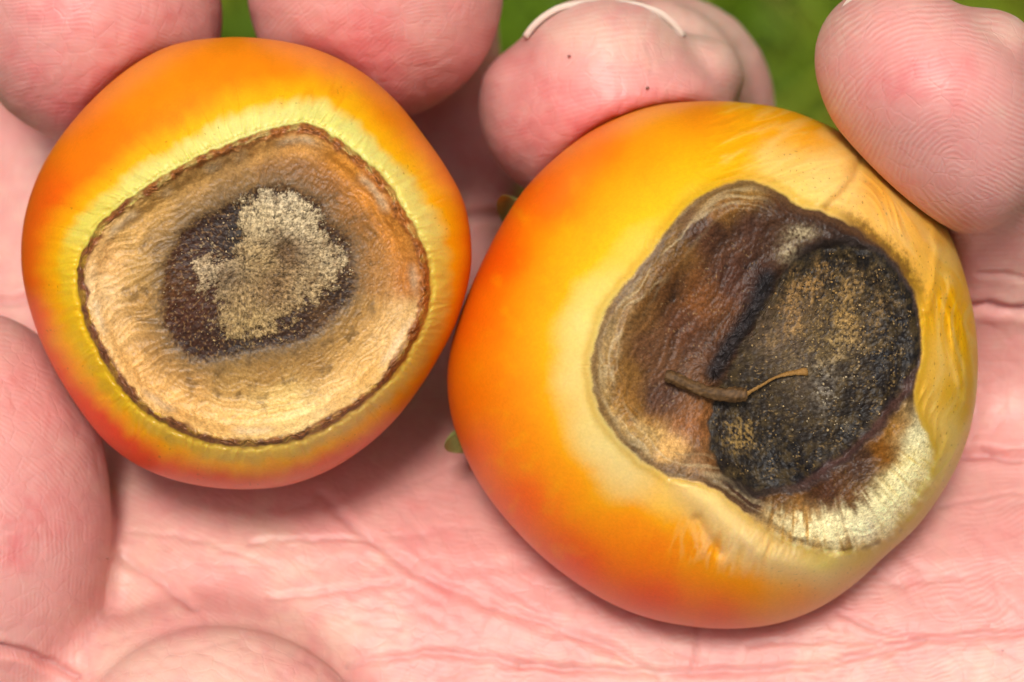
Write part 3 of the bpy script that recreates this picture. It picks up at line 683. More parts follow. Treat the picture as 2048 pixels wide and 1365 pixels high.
def assemble(T, label, colorf, core_width, nphi, nfront):
    origin = P(T.c[0], T.c[1], T.zc - T.Hb)
    root = thing('tomato', label, 'tomato', origin, 'tomatoes with blossom end rot lying in the hand')
    V, F, tri, u, v, rho, isback = build_grid(T, nphi, nfront, 70)
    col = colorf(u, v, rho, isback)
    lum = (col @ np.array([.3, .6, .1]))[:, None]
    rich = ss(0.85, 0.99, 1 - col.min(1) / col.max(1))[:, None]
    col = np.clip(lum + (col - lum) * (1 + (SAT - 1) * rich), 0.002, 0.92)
    N = vert_normals(V, np.concatenate([F[:, [0, 1, 2]], F[:, [0, 2, 3]], tri]))
    sd = A.les(u, v) + 5 * fbm(u / 22, v / 22, 3) if T is A else right_edge(u, v); cd = T.core(u, v) + (9 * fbm(u / 30, v / 30, 4) if T is A else 15 * fbm(u / 45, v / 45, 5, 0.6))
    sd = np.where(isback, 500, sd)
    T3 = np.concatenate([F[:, [0, 1, 2]], F[:, [0, 2, 3]], tri])
    if np.mean(np.einsum('ij,ij->i', N, V - P(T.c[0], T.c[1], T.zc))) < 0:
        N = -N; T3 = T3[:, ::-1]
    fs = sd[T3].mean(1); fc = cd[T3].mean(1)
    rimmask = (fs <= 0) & (fs > -18)
    coremask = (fs <= -18) & (fc < 0)
    patchmask = (fs <= -18) & ~coremask
    def part(name, mask, mat, parent):
        v_, f_, c_, n_ = submesh(V, T3, mask, col, N)
        return make_mesh(name, v_, f_, mat, parent, origin, col=c_, normals=n_)
    part('skin', fs > 0, M_fruit, root)
    patch = part('rot_patch', patchmask, M_rot if T is A else M_leather, root)
    part('rot_rim', rimmask, M_rim if T is A else M_leather, patch)
    part('dark_core', coremask, M_core, patch)
    return root, patch, origin

rootA, patchA, orgA = assemble(A, 'smaller tomato, round tan papery rot patch with brown rim', left_color, 0, 1080, 330)
rootB, patchB, orgB = assemble(B, 'larger tomato with sunken black rot and a dried brown flower stub', right_color, 0, 1200, 360)

# mould crust on the smaller tomato
pts = rng.uniform((320, 370), (715, 725), (60000, 2))
md = A.mould(pts[:, 0], pts[:, 1]) + 62 * fbm(pts[:, 0] / 26, pts[:, 1] / 26, 5, 0.75)
cd = A.core(pts[:, 0], pts[:, 1])
prob = np.where(md < 0, 0.10, 0.008 + 0.06 * np.exp(-np.maximum(md, 0) / 14)) * (cd < -4)
prob = prob * np.where((pts[:, 0] > 480) & (pts[:, 1] < 560), 1.2, 0.75)
pts = pts[rng.random(len(pts)) < prob]
cg = mould_color(pts[:, 0], pts[:, 1]) * (0.6 + 0.5 * rng.random((len(pts), 1))) / LIGHT
grains('mould_crust', A, patchA, orgA, pts, 0.022 + 0.085 * rng.random(len(pts)) ** 2.5, np.clip(cg, 0, .9))
# dust and grit on the larger tomato
pts = rng.uniform((1400, 480), (1850, 990), (70000, 2))
dd = B.dust(pts[:, 0], pts[:, 1]) + 150 * fbm(pts[:, 0] / 48, pts[:, 1] / 48, 5, .7)
cd = B.core(pts[:, 0], pts[:, 1])
dens = 0.055 * ss(-0.25, 0.35, fbm(pts[:, 0] / 45, pts[:, 1] / 45, 3)) * np.exp(-np.maximum(dd, 0) / 110) + 0.004
prob = np.where(dd < 0, 0.06, dens) * (cd < -8)
pts = pts[rng.random(len(pts)) < prob]
cg = dust_color(pts[:, 0], pts[:, 1]) * (0.5 + 0.6 * rng.random((len(pts), 1))) / LIGHT
cg = mix(cg, np.broadcast_to(lin((190, 160, 110)), cg.shape) / LIGHT, (rng.random(len(pts)) < 0.12) * 0.6)
grains('dust_crust', B, patchB, orgB, pts, 0.025 + 0.085 * rng.random(len(pts)) ** 3, np.clip(cg, 0, .9))

# dried flower stub (pistil remnant) with its thread
def zB(u, v):
    return float(right_height(np.array([float(u)]), np.array([float(v)]), np.array([math.hypot(u - B.c[0], v - B.c[1]) / float(B.R(math.atan2(v - B.c[1], u - B.c[0])))]))[0])
def tinted(n, c, amt=0.25):
    return np.clip(np.broadcast_to(lin(c), (n, 3)) * (1 + amt * (rng.random((n, 1)) - 0.5)) / LIGHT, 0, 1)
stub = [(1330, 752, 1.5), (1350, 757, 1.5), (1378, 770, 1.35), (1408, 783, 1.2), (1440, 789, 1.05), (1470, 790, 0.95), (1494, 790, 0.9)]
pth = curve_pts([P(a, b, zB(1400, 775) + c - 0.35) for a, b, c in stub], 5)
rr = np.interp(np.linspace(0, 1, len(pth)), [0, .08, .3, .6, .9, 1], [0.30, .42, .40, .46, .52, .36])
vv, ff = tube(pth, rr, 18, 0.75)
flower = make_mesh('dried_flower', vv, ff, M_twig, rootB, orgB, col=tinted(len(vv), (94, 66, 34), 0.8))
thr = [(1490, 790, 0.9), (1505, 781, 0.8), (1525, 770, 0.65), (1550, 756, 0.5), (1580, 748, 0.35), (1612, 744, 0.05)]
pth = curve_pts([P(a, b, zB(a, b) + c) for a, b, c in thr], 5)
vv, ff = tube(pth, np.interp(np.linspace(0, 1, len(pth)), [0, .15, .6, .85, 1], [.22, .13, .10, .2, .3]), 8)
make_mesh('thread', vv, ff, M_twig, flower, orgB, col=tinted(len(vv), (150, 108, 52)))

# sepals of the larger tomato, folded under the fruit; two tips show past its edge
M_sep2 = M_sepal
calyx_root = None
def sepal(az_target, reach, width, parent):
    """leaf blade that follows the back of the fruit from the stalk outwards"""
    n, m = 26, 7
    cc = P(B.c[0], B.c[1], B.zc)
    Rm = float(B.R(az_target)) * K * (1 - B.zc / DIST)
    V = []
    for i in range(n):
        t = i / (n - 1)
        a = math.radians(82 - (82 - reach) * t)                 # latitude below the equator
        s = math.cos(a) ** (2 / B.p); dz = B.Hb * math.sin(a) ** (2 / B.p)
        wv = width * (math.sin(math.pi * min(1, 0.12 + t * 0.88)) ** 0.8) * (1 - 0.35 * t) + 0.12
        for j in range(m):
            q = (j / (m - 1) - 0.5) * 2
            rad = Rm * s + 0.7 + 0.5 * t ** 3
            ang = -az_target                                         # image v runs down
            d = np.array([math.cos(ang), math.sin(ang), 0]); tdir = np.array([-math.sin(ang), math.cos(ang), 0])
            V.append(cc + d * rad + tdir * q * wv + np.array([0, 0, -dz - 0.25 + 0.25 * q * q + 0.15 * math.sin(9 * t + q)]))
    V = np.array(V); back = V + np.array([0, 0, -0.3]) 
    VV = np.concatenate([V, back]); F = []
    for i in range(n - 1):
        for j in range(m - 1):
            a, b, c, d = i * m + j, i * m + j + 1, (i + 1) * m + j + 1, (i + 1) * m + j
            F += [(a, b, c), (a, c, d), (a + n * m, c + n * m, b + n * m), (a + n * m, d + n * m, c + n * m)]
    for i in range(n - 1):
        for j in (0, m - 1):
            a, d = i * m + j, (i + 1) * m + j
            F += [(a, d, d + n * m), (a, d + n * m, a + n * m)]
    make_mesh('sepal', VV, np.array(F), M_sepal, parent, orgB, col=tinted(len(VV), (176, 188, 110), 0.3))
vv, ff = tube([P(B.c[0], B.c[1], B.zc - B.Hb - 1.2 + i * 0.4) for i in range(5)], [1.2, 1.5, 1.6, 1.6, 1.5], 12)
calyx = make_mesh('calyx', vv, ff, M_sepal, rootB, orgB, col=tinted(len(vv), (112, 128, 56)))
for px, py, reach in ((1000, 398, -4), (908, 890, -1), (1380, 1200, 40), (1850, 900, 40), (1650, 330, 40)):
    sepal(math.atan2(py - B.c[1], px - B.c[0]), reach, 1.9, calyx)

# ---------------------------------------------------------------- hand: one continuous surface grown from a distance field
H = 0.48                                                   # cell size, mm
LO = np.array([-66.0, -128.0, -84.0]); HI = np.array([66.0, 50.0, 6.0])
dims = np.ceil((HI - LO) / H).astype(int) + 1
FAR = 30.0
def grid_slice(lo, hi):
    a = np.clip(np.floor((lo - LO) / H).astype(int), 0, dims); b = np.clip(np.ceil((hi - LO) / H).astype(int) + 1, 0, dims)
    ax = [np.float32(LO[k]) + np.float32(H) * np.arange(a[k], b[k], dtype=np.float32) for k in range(3)]
    return tuple(slice(a[k], b[k]) for k in range(3)), ax
def round_cone(ax, a, b, r1, r2):
    X = ax[0][:, None, None] - np.float32(a[0]); Y = ax[1][None, :, None] - np.float32(a[1]); Z = ax[2][None, None, :] - np.float32(a[2])
    d = (b - a).astype(np.float32); L2 = float(d @ d)
    t = np.clip((X * d[0] + Y * d[1] + Z * d[2]) / np.float32(L2), 0, 1)
    return np.sqrt((X - t * d[0]) ** 2 + (Y - t * d[1]) ** 2 + (Z - t * d[2]) ** 2) - (np.float32(r1) + t * np.float32(r2 - r1))
def ellipsoid(ax, c, rad, M=None):
    X = ax[0][:, None, None] - np.float32(c[0]); Y = ax[1][None, :, None] - np.float32(c[1]); Z = ax[2][None, None, :] - np.float32(c[2])
    if M is None: M = np.eye(3)
    q = [(X * np.float32(M[i][0]) + Y * np.float32(M[i][1]) + Z * np.float32(M[i][2])) / np.float32(rad[i]) for i in range(3)]
    k0 = np.sqrt(q[0] ** 2 + q[1] ** 2 + q[2] ** 2)
    k1 = np.sqrt((q[0] / rad[0]) ** 2 + (q[1] / rad[1]) ** 2 + (q[2] / rad[2]) ** 2) + 1e-6
    return k0 * (k0 - 1) / k1
def smin(a, b, k):
    h = np.maximum(k - np.abs(a - b), 0) / k
    return np.minimum(a, b) - h * h * k * np.float32(0.25)
def put(D, fn, lo, hi, k):
    sl, ax = grid_slice(np.asarray(lo) - 9, np.asarray(hi) + 9)
    D[sl] = smin(D[sl], fn(ax).astype(np.float32), np.float32(k))
def cone(D, a, b, r1, r2, k):
    a = np.asarray(a, float); b = np.asarray(b, float); r = max(r1, r2)
    put(D, lambda ax: round_cone(ax, a, b, r1, r2), np.minimum(a, b) - r, np.maximum(a, b) + r, k)
def ell(D, c, rad, k, M=None):
    c = np.asarray(c, float); r = max(rad)
    put(D, lambda ax: ellipsoid(ax, c, rad, M), c - r, c + r, k)
def rotz(deg):
    a = math.radians(deg)
    return np.array([[math.cos(a), math.sin(a), 0], [-math.sin(a), math.cos(a), 0], [0, 0, 1]])

newD = lambda: np.full(dims, FAR, np.float32)
# each finger separately, so neighbours never melt together
Dpalm = newD()
MCP = {'index': P(70, 1010, -47), 'middle': P(660, 960, -49), 'ring': P(1320, 1020, -49), 'little': P(1960, 1270, -44)}
WR = P(980, 3150, -46)
for n_, r in (('index', 12.5), ('middle', 13.0), ('ring', 13.0), ('little', 12.0)):
    cone(Dpalm, MCP[n_], WR + (MCP[n_] - WR) * 0.22, r, 14.0, 9)
mid = P(1000, 1500, -48)
cone(Dpalm, MCP['index'], MCP['little'], 12, 11.5, 10)
cone(Dpalm, P(420, 1215, -37.8), P(2000, 1220, -38), 13, 13.5, 12)
cone(Dpalm, P(480, 1440, -35.5), P(2000, 1450, -34.5), 14, 15, 12)
ell(Dpalm, P(2000, 1720, -38), (17, 25, 15), 9)                          # heel of the little-finger side
ell(Dpalm, P(1950, 1580, -31.5), (26, 13.5, 12.5), 3.0, rotz(6))
ell(Dpalm, P(430, 1800, -36), (17, 20, 14.5), 6)                           # ball of the thumb
cone(Dpalm, WR, WR + np.array([0, -40, -2]), 20, 22, 14)
Dthenar = newD()
ell(Dthenar, P(455, 1528, -16.5), (11.8, 10.4, 7.5), 2, rotz(-14))        # fold of the thumb web
cone(Dthenar, P(470, 1590, -17.5), P(600, 2150, -27), 7.4, 13.0, 4)
Dfold = newD()
ell(Dfold, P(430, 1530, -21.5), (14.6, 12.6, 8.0), 2, rotz(-14))
cone(Dfold, P(440, 1600, -22), P(560, 2200, -30), 9.0, 14.5, 4)
Dpalm = smin(Dpalm, Dfold, np.float32(2.2))
Dpalm = smin(Dpalm, Dthenar, np.float32(0.7))

fingers = {}
def finger(name, pts, radii, extra):
    D = newD()
    for i in range(len(pts) - 1):
        cone(D, pts[i], pts[i + 1], radii[i], radii[i + 1], 3.0)
    for e in extra:
        ell(D, e[0], e[1], e[2], e[3] if len(e) > 3 else None)
    fingers[name] = D
finger('index', [MCP['index'], P(150, 260, -58), P(200, 60, -52), P(195, 40, -38)], [11.5, 10.3, 9.6, 9.2],
       [(P(192, 45, -26), (9.9, 9.9, 12.5), 3.0), (P(190, -10, -28), (8.6, 8.2, 13), 3.0)])
finger('middle', [MCP['middle'], P(815, 340, -64), P(765, 60, -57), P(755, -10, -42)], [11.8, 10.2, 9.6, 9.3],
       [(P(752, -10, -27), (10.1, 10.0, 12.5), 3.0), (P(748, -70, -28), (8.8, 8.4, 13), 3.0)])
finger('ring', [MCP['ring'], P(1290, 300, -58), P(1322, 215, -50), P(1285, 205, -40)], [11.5, 9.6, 9.2, 8.8],
       [(P(1222, 230, -27), (9.6, 6.6, 11.5), 2.0), (P(1206, 150, -27.5), (7.2, 6.35, 11.5), 1.6), (P(1400, 155, -31), (3.6, 3.2, 8), 1.8), (P(1050, 190, -30), (3.6, 3.6, 8), 1.8), (P(1180, 250, -28), (8.2, 6.5, 10), 2.0)])
finger('little', [MCP['little'], P(2010, 900, -40), P(2020, 610, -38), P(1930, 330, -24), P(1890, 260, -16)], [11.0, 8.8, 8.0, 7.9, 7.8],
       [(P(1858, 190, -9), (8.6, 6.6, 9.5), 2.5, rotz(-32)), (P(1905, 300, -11), (6.8, 5.6, 8.5), 2.5, rotz(-32)), (P(1785, 105, -11), (5.6, 5.0, 9.0), 1.6, rotz(-10)), (P(1965, 110, -12), (3.9, 3.4, 7.5), 1.6)])
thumb_pts = [P(700, 2150, -38), P(150, 1660, -33), P(-75, 1320, -25), P(-85, 860, -22)]
finger('thumb', thumb_pts[:3], [13.5, 11.0, 9.6], [])
Dtip = newD()
cone(Dtip, P(-70, 1270, -24.5), P(-90, 880, -21.5), 9.6, 9.0, 3)
ell(Dtip, P(-48, 1010, -21), (10.3, 14.5, 10.6), 4, rotz(3))
fingers['thumb'] = smin(fingers['thumb'], Dtip, np.float32(1.0))
D = Dpalm.copy(); owner = np.zeros(dims, np.int8)
order = ['index', 'middle', 'ring', 'little', 'thumb']
for i, n_ in enumerate(order):
    f = fingers[n_]
    owner[f < np.minimum(D, 2.0)] = i + 1
    # blend into the palm near the knuckles, stay apart elsewhere
    k = 5.0 if n_ != 'thumb' else 3.0
    base = smin(Dpalm, f, np.float32(k))
    D = np.minimum(D, base)
del Dpalm, Dthenar, Dtip, Dfold
# flesh gives way where the fruit presses on it
gx = (LO[0] + H * np.arange(dims[0]))[:, None, None]; gy = (LO[1] + H * np.arange(dims[1]))[None, :, None]; gz = (LO[2] + H * np.arange(dims[2]))[None, None, :]
for T in (A, B):
    cc = P(T.c[0], T.c[1], T.zc)
    sl, ax = grid_slice(cc - 27, cc + 27)
    G = np.stack(np.broadcast_arrays(ax[0][:, None, None], ax[1][None, :, None], ax[2][None, None, :]), -1).astype(np.float64)
    cut = -(tomato_implicit(T, G, 0.05)).astype(np.float32)
    D[sl] = -smin(-D[sl], -cut, np.float32(1.4))

def surface_nets(D):
    S = D < 0
    c = np.zeros(np.array(D.shape) - 1, np.uint8)
    for i in (0, 1):
        for j in (0, 1):
            for k in (0, 1):
                c += S[i:S.shape[0] - 1 + i, j:S.shape[1] - 1 + j, k:S.shape[2] - 1 + k]
    act = (c > 0) & (c < 8)
    ids = np.full(act.shape, -1, np.int32); I = np.argwhere(act); ids[act] = np.arange(len(I))
    corners = [(i, j, k) for i in (0, 1) for j in (0, 1) for k in (0, 1)]
    val = np.stack([D[I[:, 0] + a, I[:, 1] + b, I[:, 2] + cc_] for a, b, cc_ in corners], 1)
    acc = np.zeros((len(I), 3)); cnt = np.zeros(len(I))
    for e in range(8):
        for f in range(e + 1, 8):
            ca, cb = np.array(corners[e]), np.array(corners[f])
            if np.abs(ca - cb).sum() != 1: continue
            va, vb = val[:, e], val[:, f]
            m = (va < 0) != (vb < 0)
            t = np.where(m, va / np.where(m, va - vb, 1), 0)
            acc[m] += (ca + (cb - ca) * t[m][:, None]); cnt[m] += 1
    V = LO + H * (I + acc / cnt[:, None])
    quads = []
    for axis in range(3):
        o = [k for k in range(3) if k != axis]
        s0 = [slice(None)] * 3; s1 = [slice(None)] * 3
        s0[axis] = slice(0, -1); s1[axis] = slice(1, None)
        ch = S[tuple(s0)] != S[tuple(s1)]
        E = np.argwhere(ch)
        E = E[(E[:, o[0]] > 0) & (E[:, o[1]] > 0) & (E[:, o[0]] < D.shape[o[0]] - 1) & (E[:, o[1]] < D.shape[o[1]] - 1)]
        inside = S[E[:, 0], E[:, 1], E[:, 2]]
        def cid(d0, d1):
            q = E.copy(); q[:, o[0]] -= d0; q[:, o[1]] -= d1
            return ids[q[:, 0], q[:, 1], q[:, 2]]
        q = np.stack([cid(1, 1), cid(0, 1), cid(0, 0), cid(1, 0)], 1)
        flip = inside if axis != 1 else ~inside
        q = np.where(flip[:, None], q, q[:, ::-1])
        quads.append(q)
    return V, np.concatenate(quads)
HV, HF = surface_nets(D)
# keep the one connected piece that holds the palm (labels spread along edges)
E2 = np.concatenate([HF[:, [0, 1]], HF[:, [1, 2]], HF[:, [2, 3]], HF[:, [3, 0]]])
deg = np.bincount(E2.ravel(), minlength=len(HV))
for it in range(5):
    acc = np.zeros_like(HV)
    for c_ in range(3):
        acc[:, c_] = np.bincount(E2[:, 0], HV[E2[:, 1], c_], len(HV)) + np.bincount(E2[:, 1], HV[E2[:, 0], c_], len(HV))
    lam = 0.5 if it % 2 == 0 else -0.35
    HV = HV + lam * (acc / deg[:, None] - HV)
HN = vert_normals(HV, HF)
ii = np.clip(np.round((HV - HN * 1.0 - LO) / H).astype(int), 0, np.array(dims) - 1)
own = owner[ii[:, 0], ii[:, 1], ii[:, 2]]
del D, owner, fingers
hu, hv = uv_of(HV)
# finer cells where the picture looks closely, so creases can be narrow
okv = (hu > -160) & (hu < 2210) & (hv > -160) & (hv < 1530) & (HN[:, 2] > -0.1)
fine = okv[HF].all(1)
FQ = HF[fine]
ed = np.concatenate([FQ[:, [0, 1]], FQ[:, [1, 2]], FQ[:, [2, 3]], FQ[:, [3, 0]]]); ed.sort(1)
key = ed[:, 0].astype(np.int64) * len(HV) + ed[:, 1]
uk, inv = np.unique(key, return_inverse=True)
e0 = (uk // len(HV)).astype(int); e1 = (uk % len(HV)).astype(int)
nV, nE, nF = len(HV), len(uk), len(FQ)
pin = np.zeros(nV, bool); pin[np.unique(HF[~fine])] = True
epin = np.bincount(inv, minlength=nE) < 2
V2 = np.concatenate([HV, (HV[e0] + HV[e1]) / 2, HV[FQ].mean(1)])
pin = np.concatenate([pin, epin, np.zeros(nF, bool)])
m = inv.reshape(4, nF) + nV; cf = nV + nE + np.arange(nF)
sub = np.concatenate([np.stack([FQ[:, k], m[k], cf, m[(k + 3) % 4]], 1) for k in range(4)])
own = np.concatenate([own, np.maximum(own[e0], own[e1]), own[FQ].max(1)])
HV, HF = V2, np.concatenate([HF[~fine], sub])
E2 = np.concatenate([HF[:, [0, 1]], HF[:, [1, 2]], HF[:, [2, 3]], HF[:, [3, 0]]])
deg = np.bincount(E2.ravel(), minlength=len(HV))
for it in range(6):
    acc = np.zeros_like(HV)
    for c_ in range(3):
        acc[:, c_] = np.bincount(E2[:, 0], HV[E2[:, 1], c_], len(HV)) + np.bincount(E2[:, 1], HV[E2[:, 0], c_], len(HV))
    step_ = (0.55 if it % 2 == 0 else -0.42) * (acc / np.maximum(deg, 1)[:, None] - HV)
    step_[pin] = 0
    HV = HV + step_
HN = vert_normals(HV, HF)
hu, hv = uv_of(HV); hz = HV[:, 2]
facing = HN[:, 2]

# creases of palm and fingers
PALM = (own == 0)
creases = [  # points, width px, depth mm, finger (0 palm)
    ([(640, 985), (700, 1046), (750, 1085), (832, 1144), (890, 1173), (980, 1212), (1100, 1250), (1230, 1300), (1330, 1365)], 16, 0.26),
    ([(500, 1085), (600, 1078), (700, 1076), (760, 1090)], 9, 0.15),
    ([(240, 1110), (300, 1150), (350, 1185), (390, 1215)], 14, 0.35),
    ([(540, 1198), (590, 1190), (700, 1178), (800, 1165)], 10, 0.2),
    ([(1040, 1330), (1250, 1345), (1480, 1345), (1650, 1330), (1770, 1300), (1850, 1280), (1960, 1270), (2100, 1262), (2300, 1255)], 12, 0.32),
    ([(1680, 1225), (1760, 1262), (1850, 1280)], 10, 0.22),
    ([(1500, 1290), (1650, 1280), (1790, 1288)], 9, 0.18),
    ([(700, 1330), (850, 1305), (1000, 1320), (1150, 1345)], 12, 0.25),
    ([(880, 1365), (1000, 1335), (1100, 1325)], 8, 0.15),
    ([(1390, 1250), (1395, 1300), (1380, 1350)], 8, 0.2),
    ([(260, 1060), (400, 1080), (540, 1130)], 9, 0.10),
    ([(1880, 905), (1960, 907), (2050, 912), (2200, 905)], 16, 0.8),
    ([(1880, 612), (1960, 615), (2050, 622), (2200, 610)], 16, 0.8),
    ([(1960, 545), (2050, 560), (2150, 555)], 9, 0.25),
    ([(-60, 600), (20, 600), (90, 592)], 14, 0.6),
    ([(900, 432), (980, 430), (1060, 436)], 16, 0.7),
    ([(-200, 1285), (-60, 1290), (40, 1305), (110, 1330), (150, 1350)], 14, 0.7),
    ([(1880, 1010), (1990, 990), (2100, 985)], 8, 0.12),
]
disp = np.zeros(len(HV)); crease_a = np.zeros(len(HV))
see = facing > 0.05
fine_lines = []
for k in range(150):                                     # small crossing lines of the palm
    x0, y0 = rng.uniform(180, 2040), rng.uniform(960, 1370)
    a0 = math.radians(rng.choice([18, 35, -14, 60]) + rng.normal(0, 12)); L = rng.uniform(50, 210); cv_ = rng.normal(0, .25)
    fine_lines.append(([(x0 + L * t * math.cos(a0 + cv_ * t), y0 + L * t * math.sin(a0 + cv_ * t)) for t in (0, .33, .66, 1)], rng.uniform(4.5, 7.0), rng.uniform(.02, .085)))
for cx_, cy_, sx_, sy_, n_l in ((1860, 220, 150, 150, 4), (1220, 170, 180, 90, 8), (750, 90, 180, 90, 8), (200, 140, 180, 110, 8), (60, 1000, 130, 260, 26), (430, 1330, 200, 50, 16), (2000, 760, 60, 130, 14)):
    for k in range(n_l):
        x0, y0 = cx_ + rng.normal(0, .6) * sx_, cy_ + rng.normal(0, .6) * sy_
        a0 = rng.uniform(0, math.pi); L = rng.uniform(30, 110)
        fine_lines.append(([(x0, y0), (x0 + L * .5 * math.cos(a0), y0 + L * .5 * math.sin(a0)), (x0 + L * math.cos(a0 + .3), y0 + L * math.sin(a0 + .3))], rng.uniform(4, 6), rng.uniform(.02, .06)))
for pts_, wd, dep in fine_lines:
    q_ = np.array(pts_); box = (hu > q_[:, 0].min() - 30) & (hu < q_[:, 0].max() + 30) & (hv > q_[:, 1].min() - 30) & (hv < q_[:, 1].max() + 30) & see
    ib = np.where(box)[0]
    g = np.exp(-((line_dist(hu[ib], hv[ib], pts_) + 2 * noise(hu[ib] / 15, hv[ib] / 15)) / wd) ** 2)
    disp[ib] -= dep * g; crease_a[ib] = np.maximum(crease_a[ib], g * dep * 3)
for pts_, wd, dep in creases:
    wd = wd * 0.6
    d = line_dist(hu + 5 * noise(hu / 40, hv / 40), hv + 5 * noise(hu / 40 + 7, hv / 40), pts_)
    g = np.exp(-(d / wd) ** 2) * see
    bulge = np.exp(-((d - 2.2 * wd) / (1.3 * wd)) ** 2) * see
    disp += -dep * g + 0.12 * dep * bulge
    crease_a = np.maximum(crease_a, g * min(1, dep * 1.6))
disp += (0.16 * fbm(hu / 90, hv / 90, 3) + 0.05 * fbm(hu / 34, hv / 34, 2)) * see * ss(-6, -18, hz - 0 * hz + 0)
HV = HV + HN * disp[:, None]

# friction ridges: a phase that the material turns into fine relief
per = 9.6
phase = np.zeros(len(HV)); amp = np.zeros(len(HV))
w1 = 22 * noise(hu / 130, hv / 130) + 5 * noise(hu / 45, hv / 45)
a_p = (hv * 0.97 - hu * 0.22) + 0.00022 * (hu - 900) ** 2 + w1
phase[:] = a_p / (per * 1.05); amp[:] = 0.38
def set_phase(mask, dist, a):
    phase[mask] = ((dist + w1 * 0.5) / per)[mask]; amp[mask] = a
set_phase(own == 4, line_dist(hu, hv * 0.95, [(1905, 335), (2150, 470)]), 1.0)
set_phase(own == 3, np.hypot(hu - 1260, (hv - 900) * 1.0), 0.42)
set_phase(own == 2, np.hypot(hu - 900, (hv - 260) * 1.15), 0.5)
set_phase(own == 1, np.hypot(hu - 120, (hv - 420) * 1.1), 0.55)
set_phase(own == 5, line_dist(hu, hv, [(-40, 985), (20, 1050), (10, 1600)]), 0.6)
low = (own == 4) & (hv > 470)
phase[low] = (hv / (per * 1.1))[low]; amp[low] = 0.4
th = (own == 0) & (hv > 1255) & (hu < 760)
amp[th] = 0.15
amp += 0.45 * PALM * ss(1500, 1800, hu)
amp *= 0.15 + 0.85 * ss(-0.3, 0.35, fbm(hu / 80, hv / 80, 4, .6))
amp *= see

# skin tone: pale to flushed, redder on pads; highlight near ring nail painted pale
pale = np.array([0.655, 0.415, 0.335]); rose = np.array([0.63, 0.30, 0.268]); red = np.array([0.60, 0.165, 0.165])
flush = 0.45 + 0.55 * fbm(hu / 170 + 3, hv / 170, 3)
for (cu, cv, ru, rv, s) in [(1870, 200, 190, 190, .40), (1230, 230, 230, 170, .45), (760, 80, 240, 180, .5), (200, 90, 230, 220, .5), (40, 1000, 170, 170, .35), (930, 1180, 160, 130, .35),
        (780, 1000, 200, 90, .3), (1600, 1180, 200, 90, .35), (1980, 1080, 160, 150, .25), (500, 1080, 160, 70, -.25), (640, 1260, 170, 60, -.25), (430, 1340, 200, 70, -.45), (1980, 1330, 180, 60, -.35), (1100, 1260, 120, 60, -.15), (1200, 300, 220, 90, .5), (1180, 110, 120, 70, -.2), (650, 180, 200, 90, .35), (880, 60, 90, 120, -.25), (120, 220, 160, 80, .3), (1800, 170, 150, 110, .2), (1330, 60, 190, 70, -.5), (1640, 200, 40, 120, -.35), (1990, 60, 120, 50, -.45), (700, 1260, 60, 40, -.5)]:
    flush += s * np.exp(-(((hu - cu) / ru) ** 2 + ((hv - cv) / rv) ** 2))
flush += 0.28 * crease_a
flush += 0.42 * fbm(hu / 50, hv / 50, 5, .65)
flush = np.clip(flush, -0.2, 1.4)
hc = mix(np.broadcast_to(pale, HV.shape), np.broadcast_to(rose, HV.shape), ss(-0.1, 0.65, flush))
hc = mix(hc, np.broadcast_to(red, HV.shape), 0.9 * ss(0.6, 1.4, flush))
hc = np.clip(hc * (1 + 0.05 * fbm(hu / 20, hv / 20, 3))[:, None], 0, 1)
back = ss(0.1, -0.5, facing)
hc = mix(hc, np.broadcast_to(np.array([0.52, 0.31, 0.23]), HV.shape), 0.8 * back)

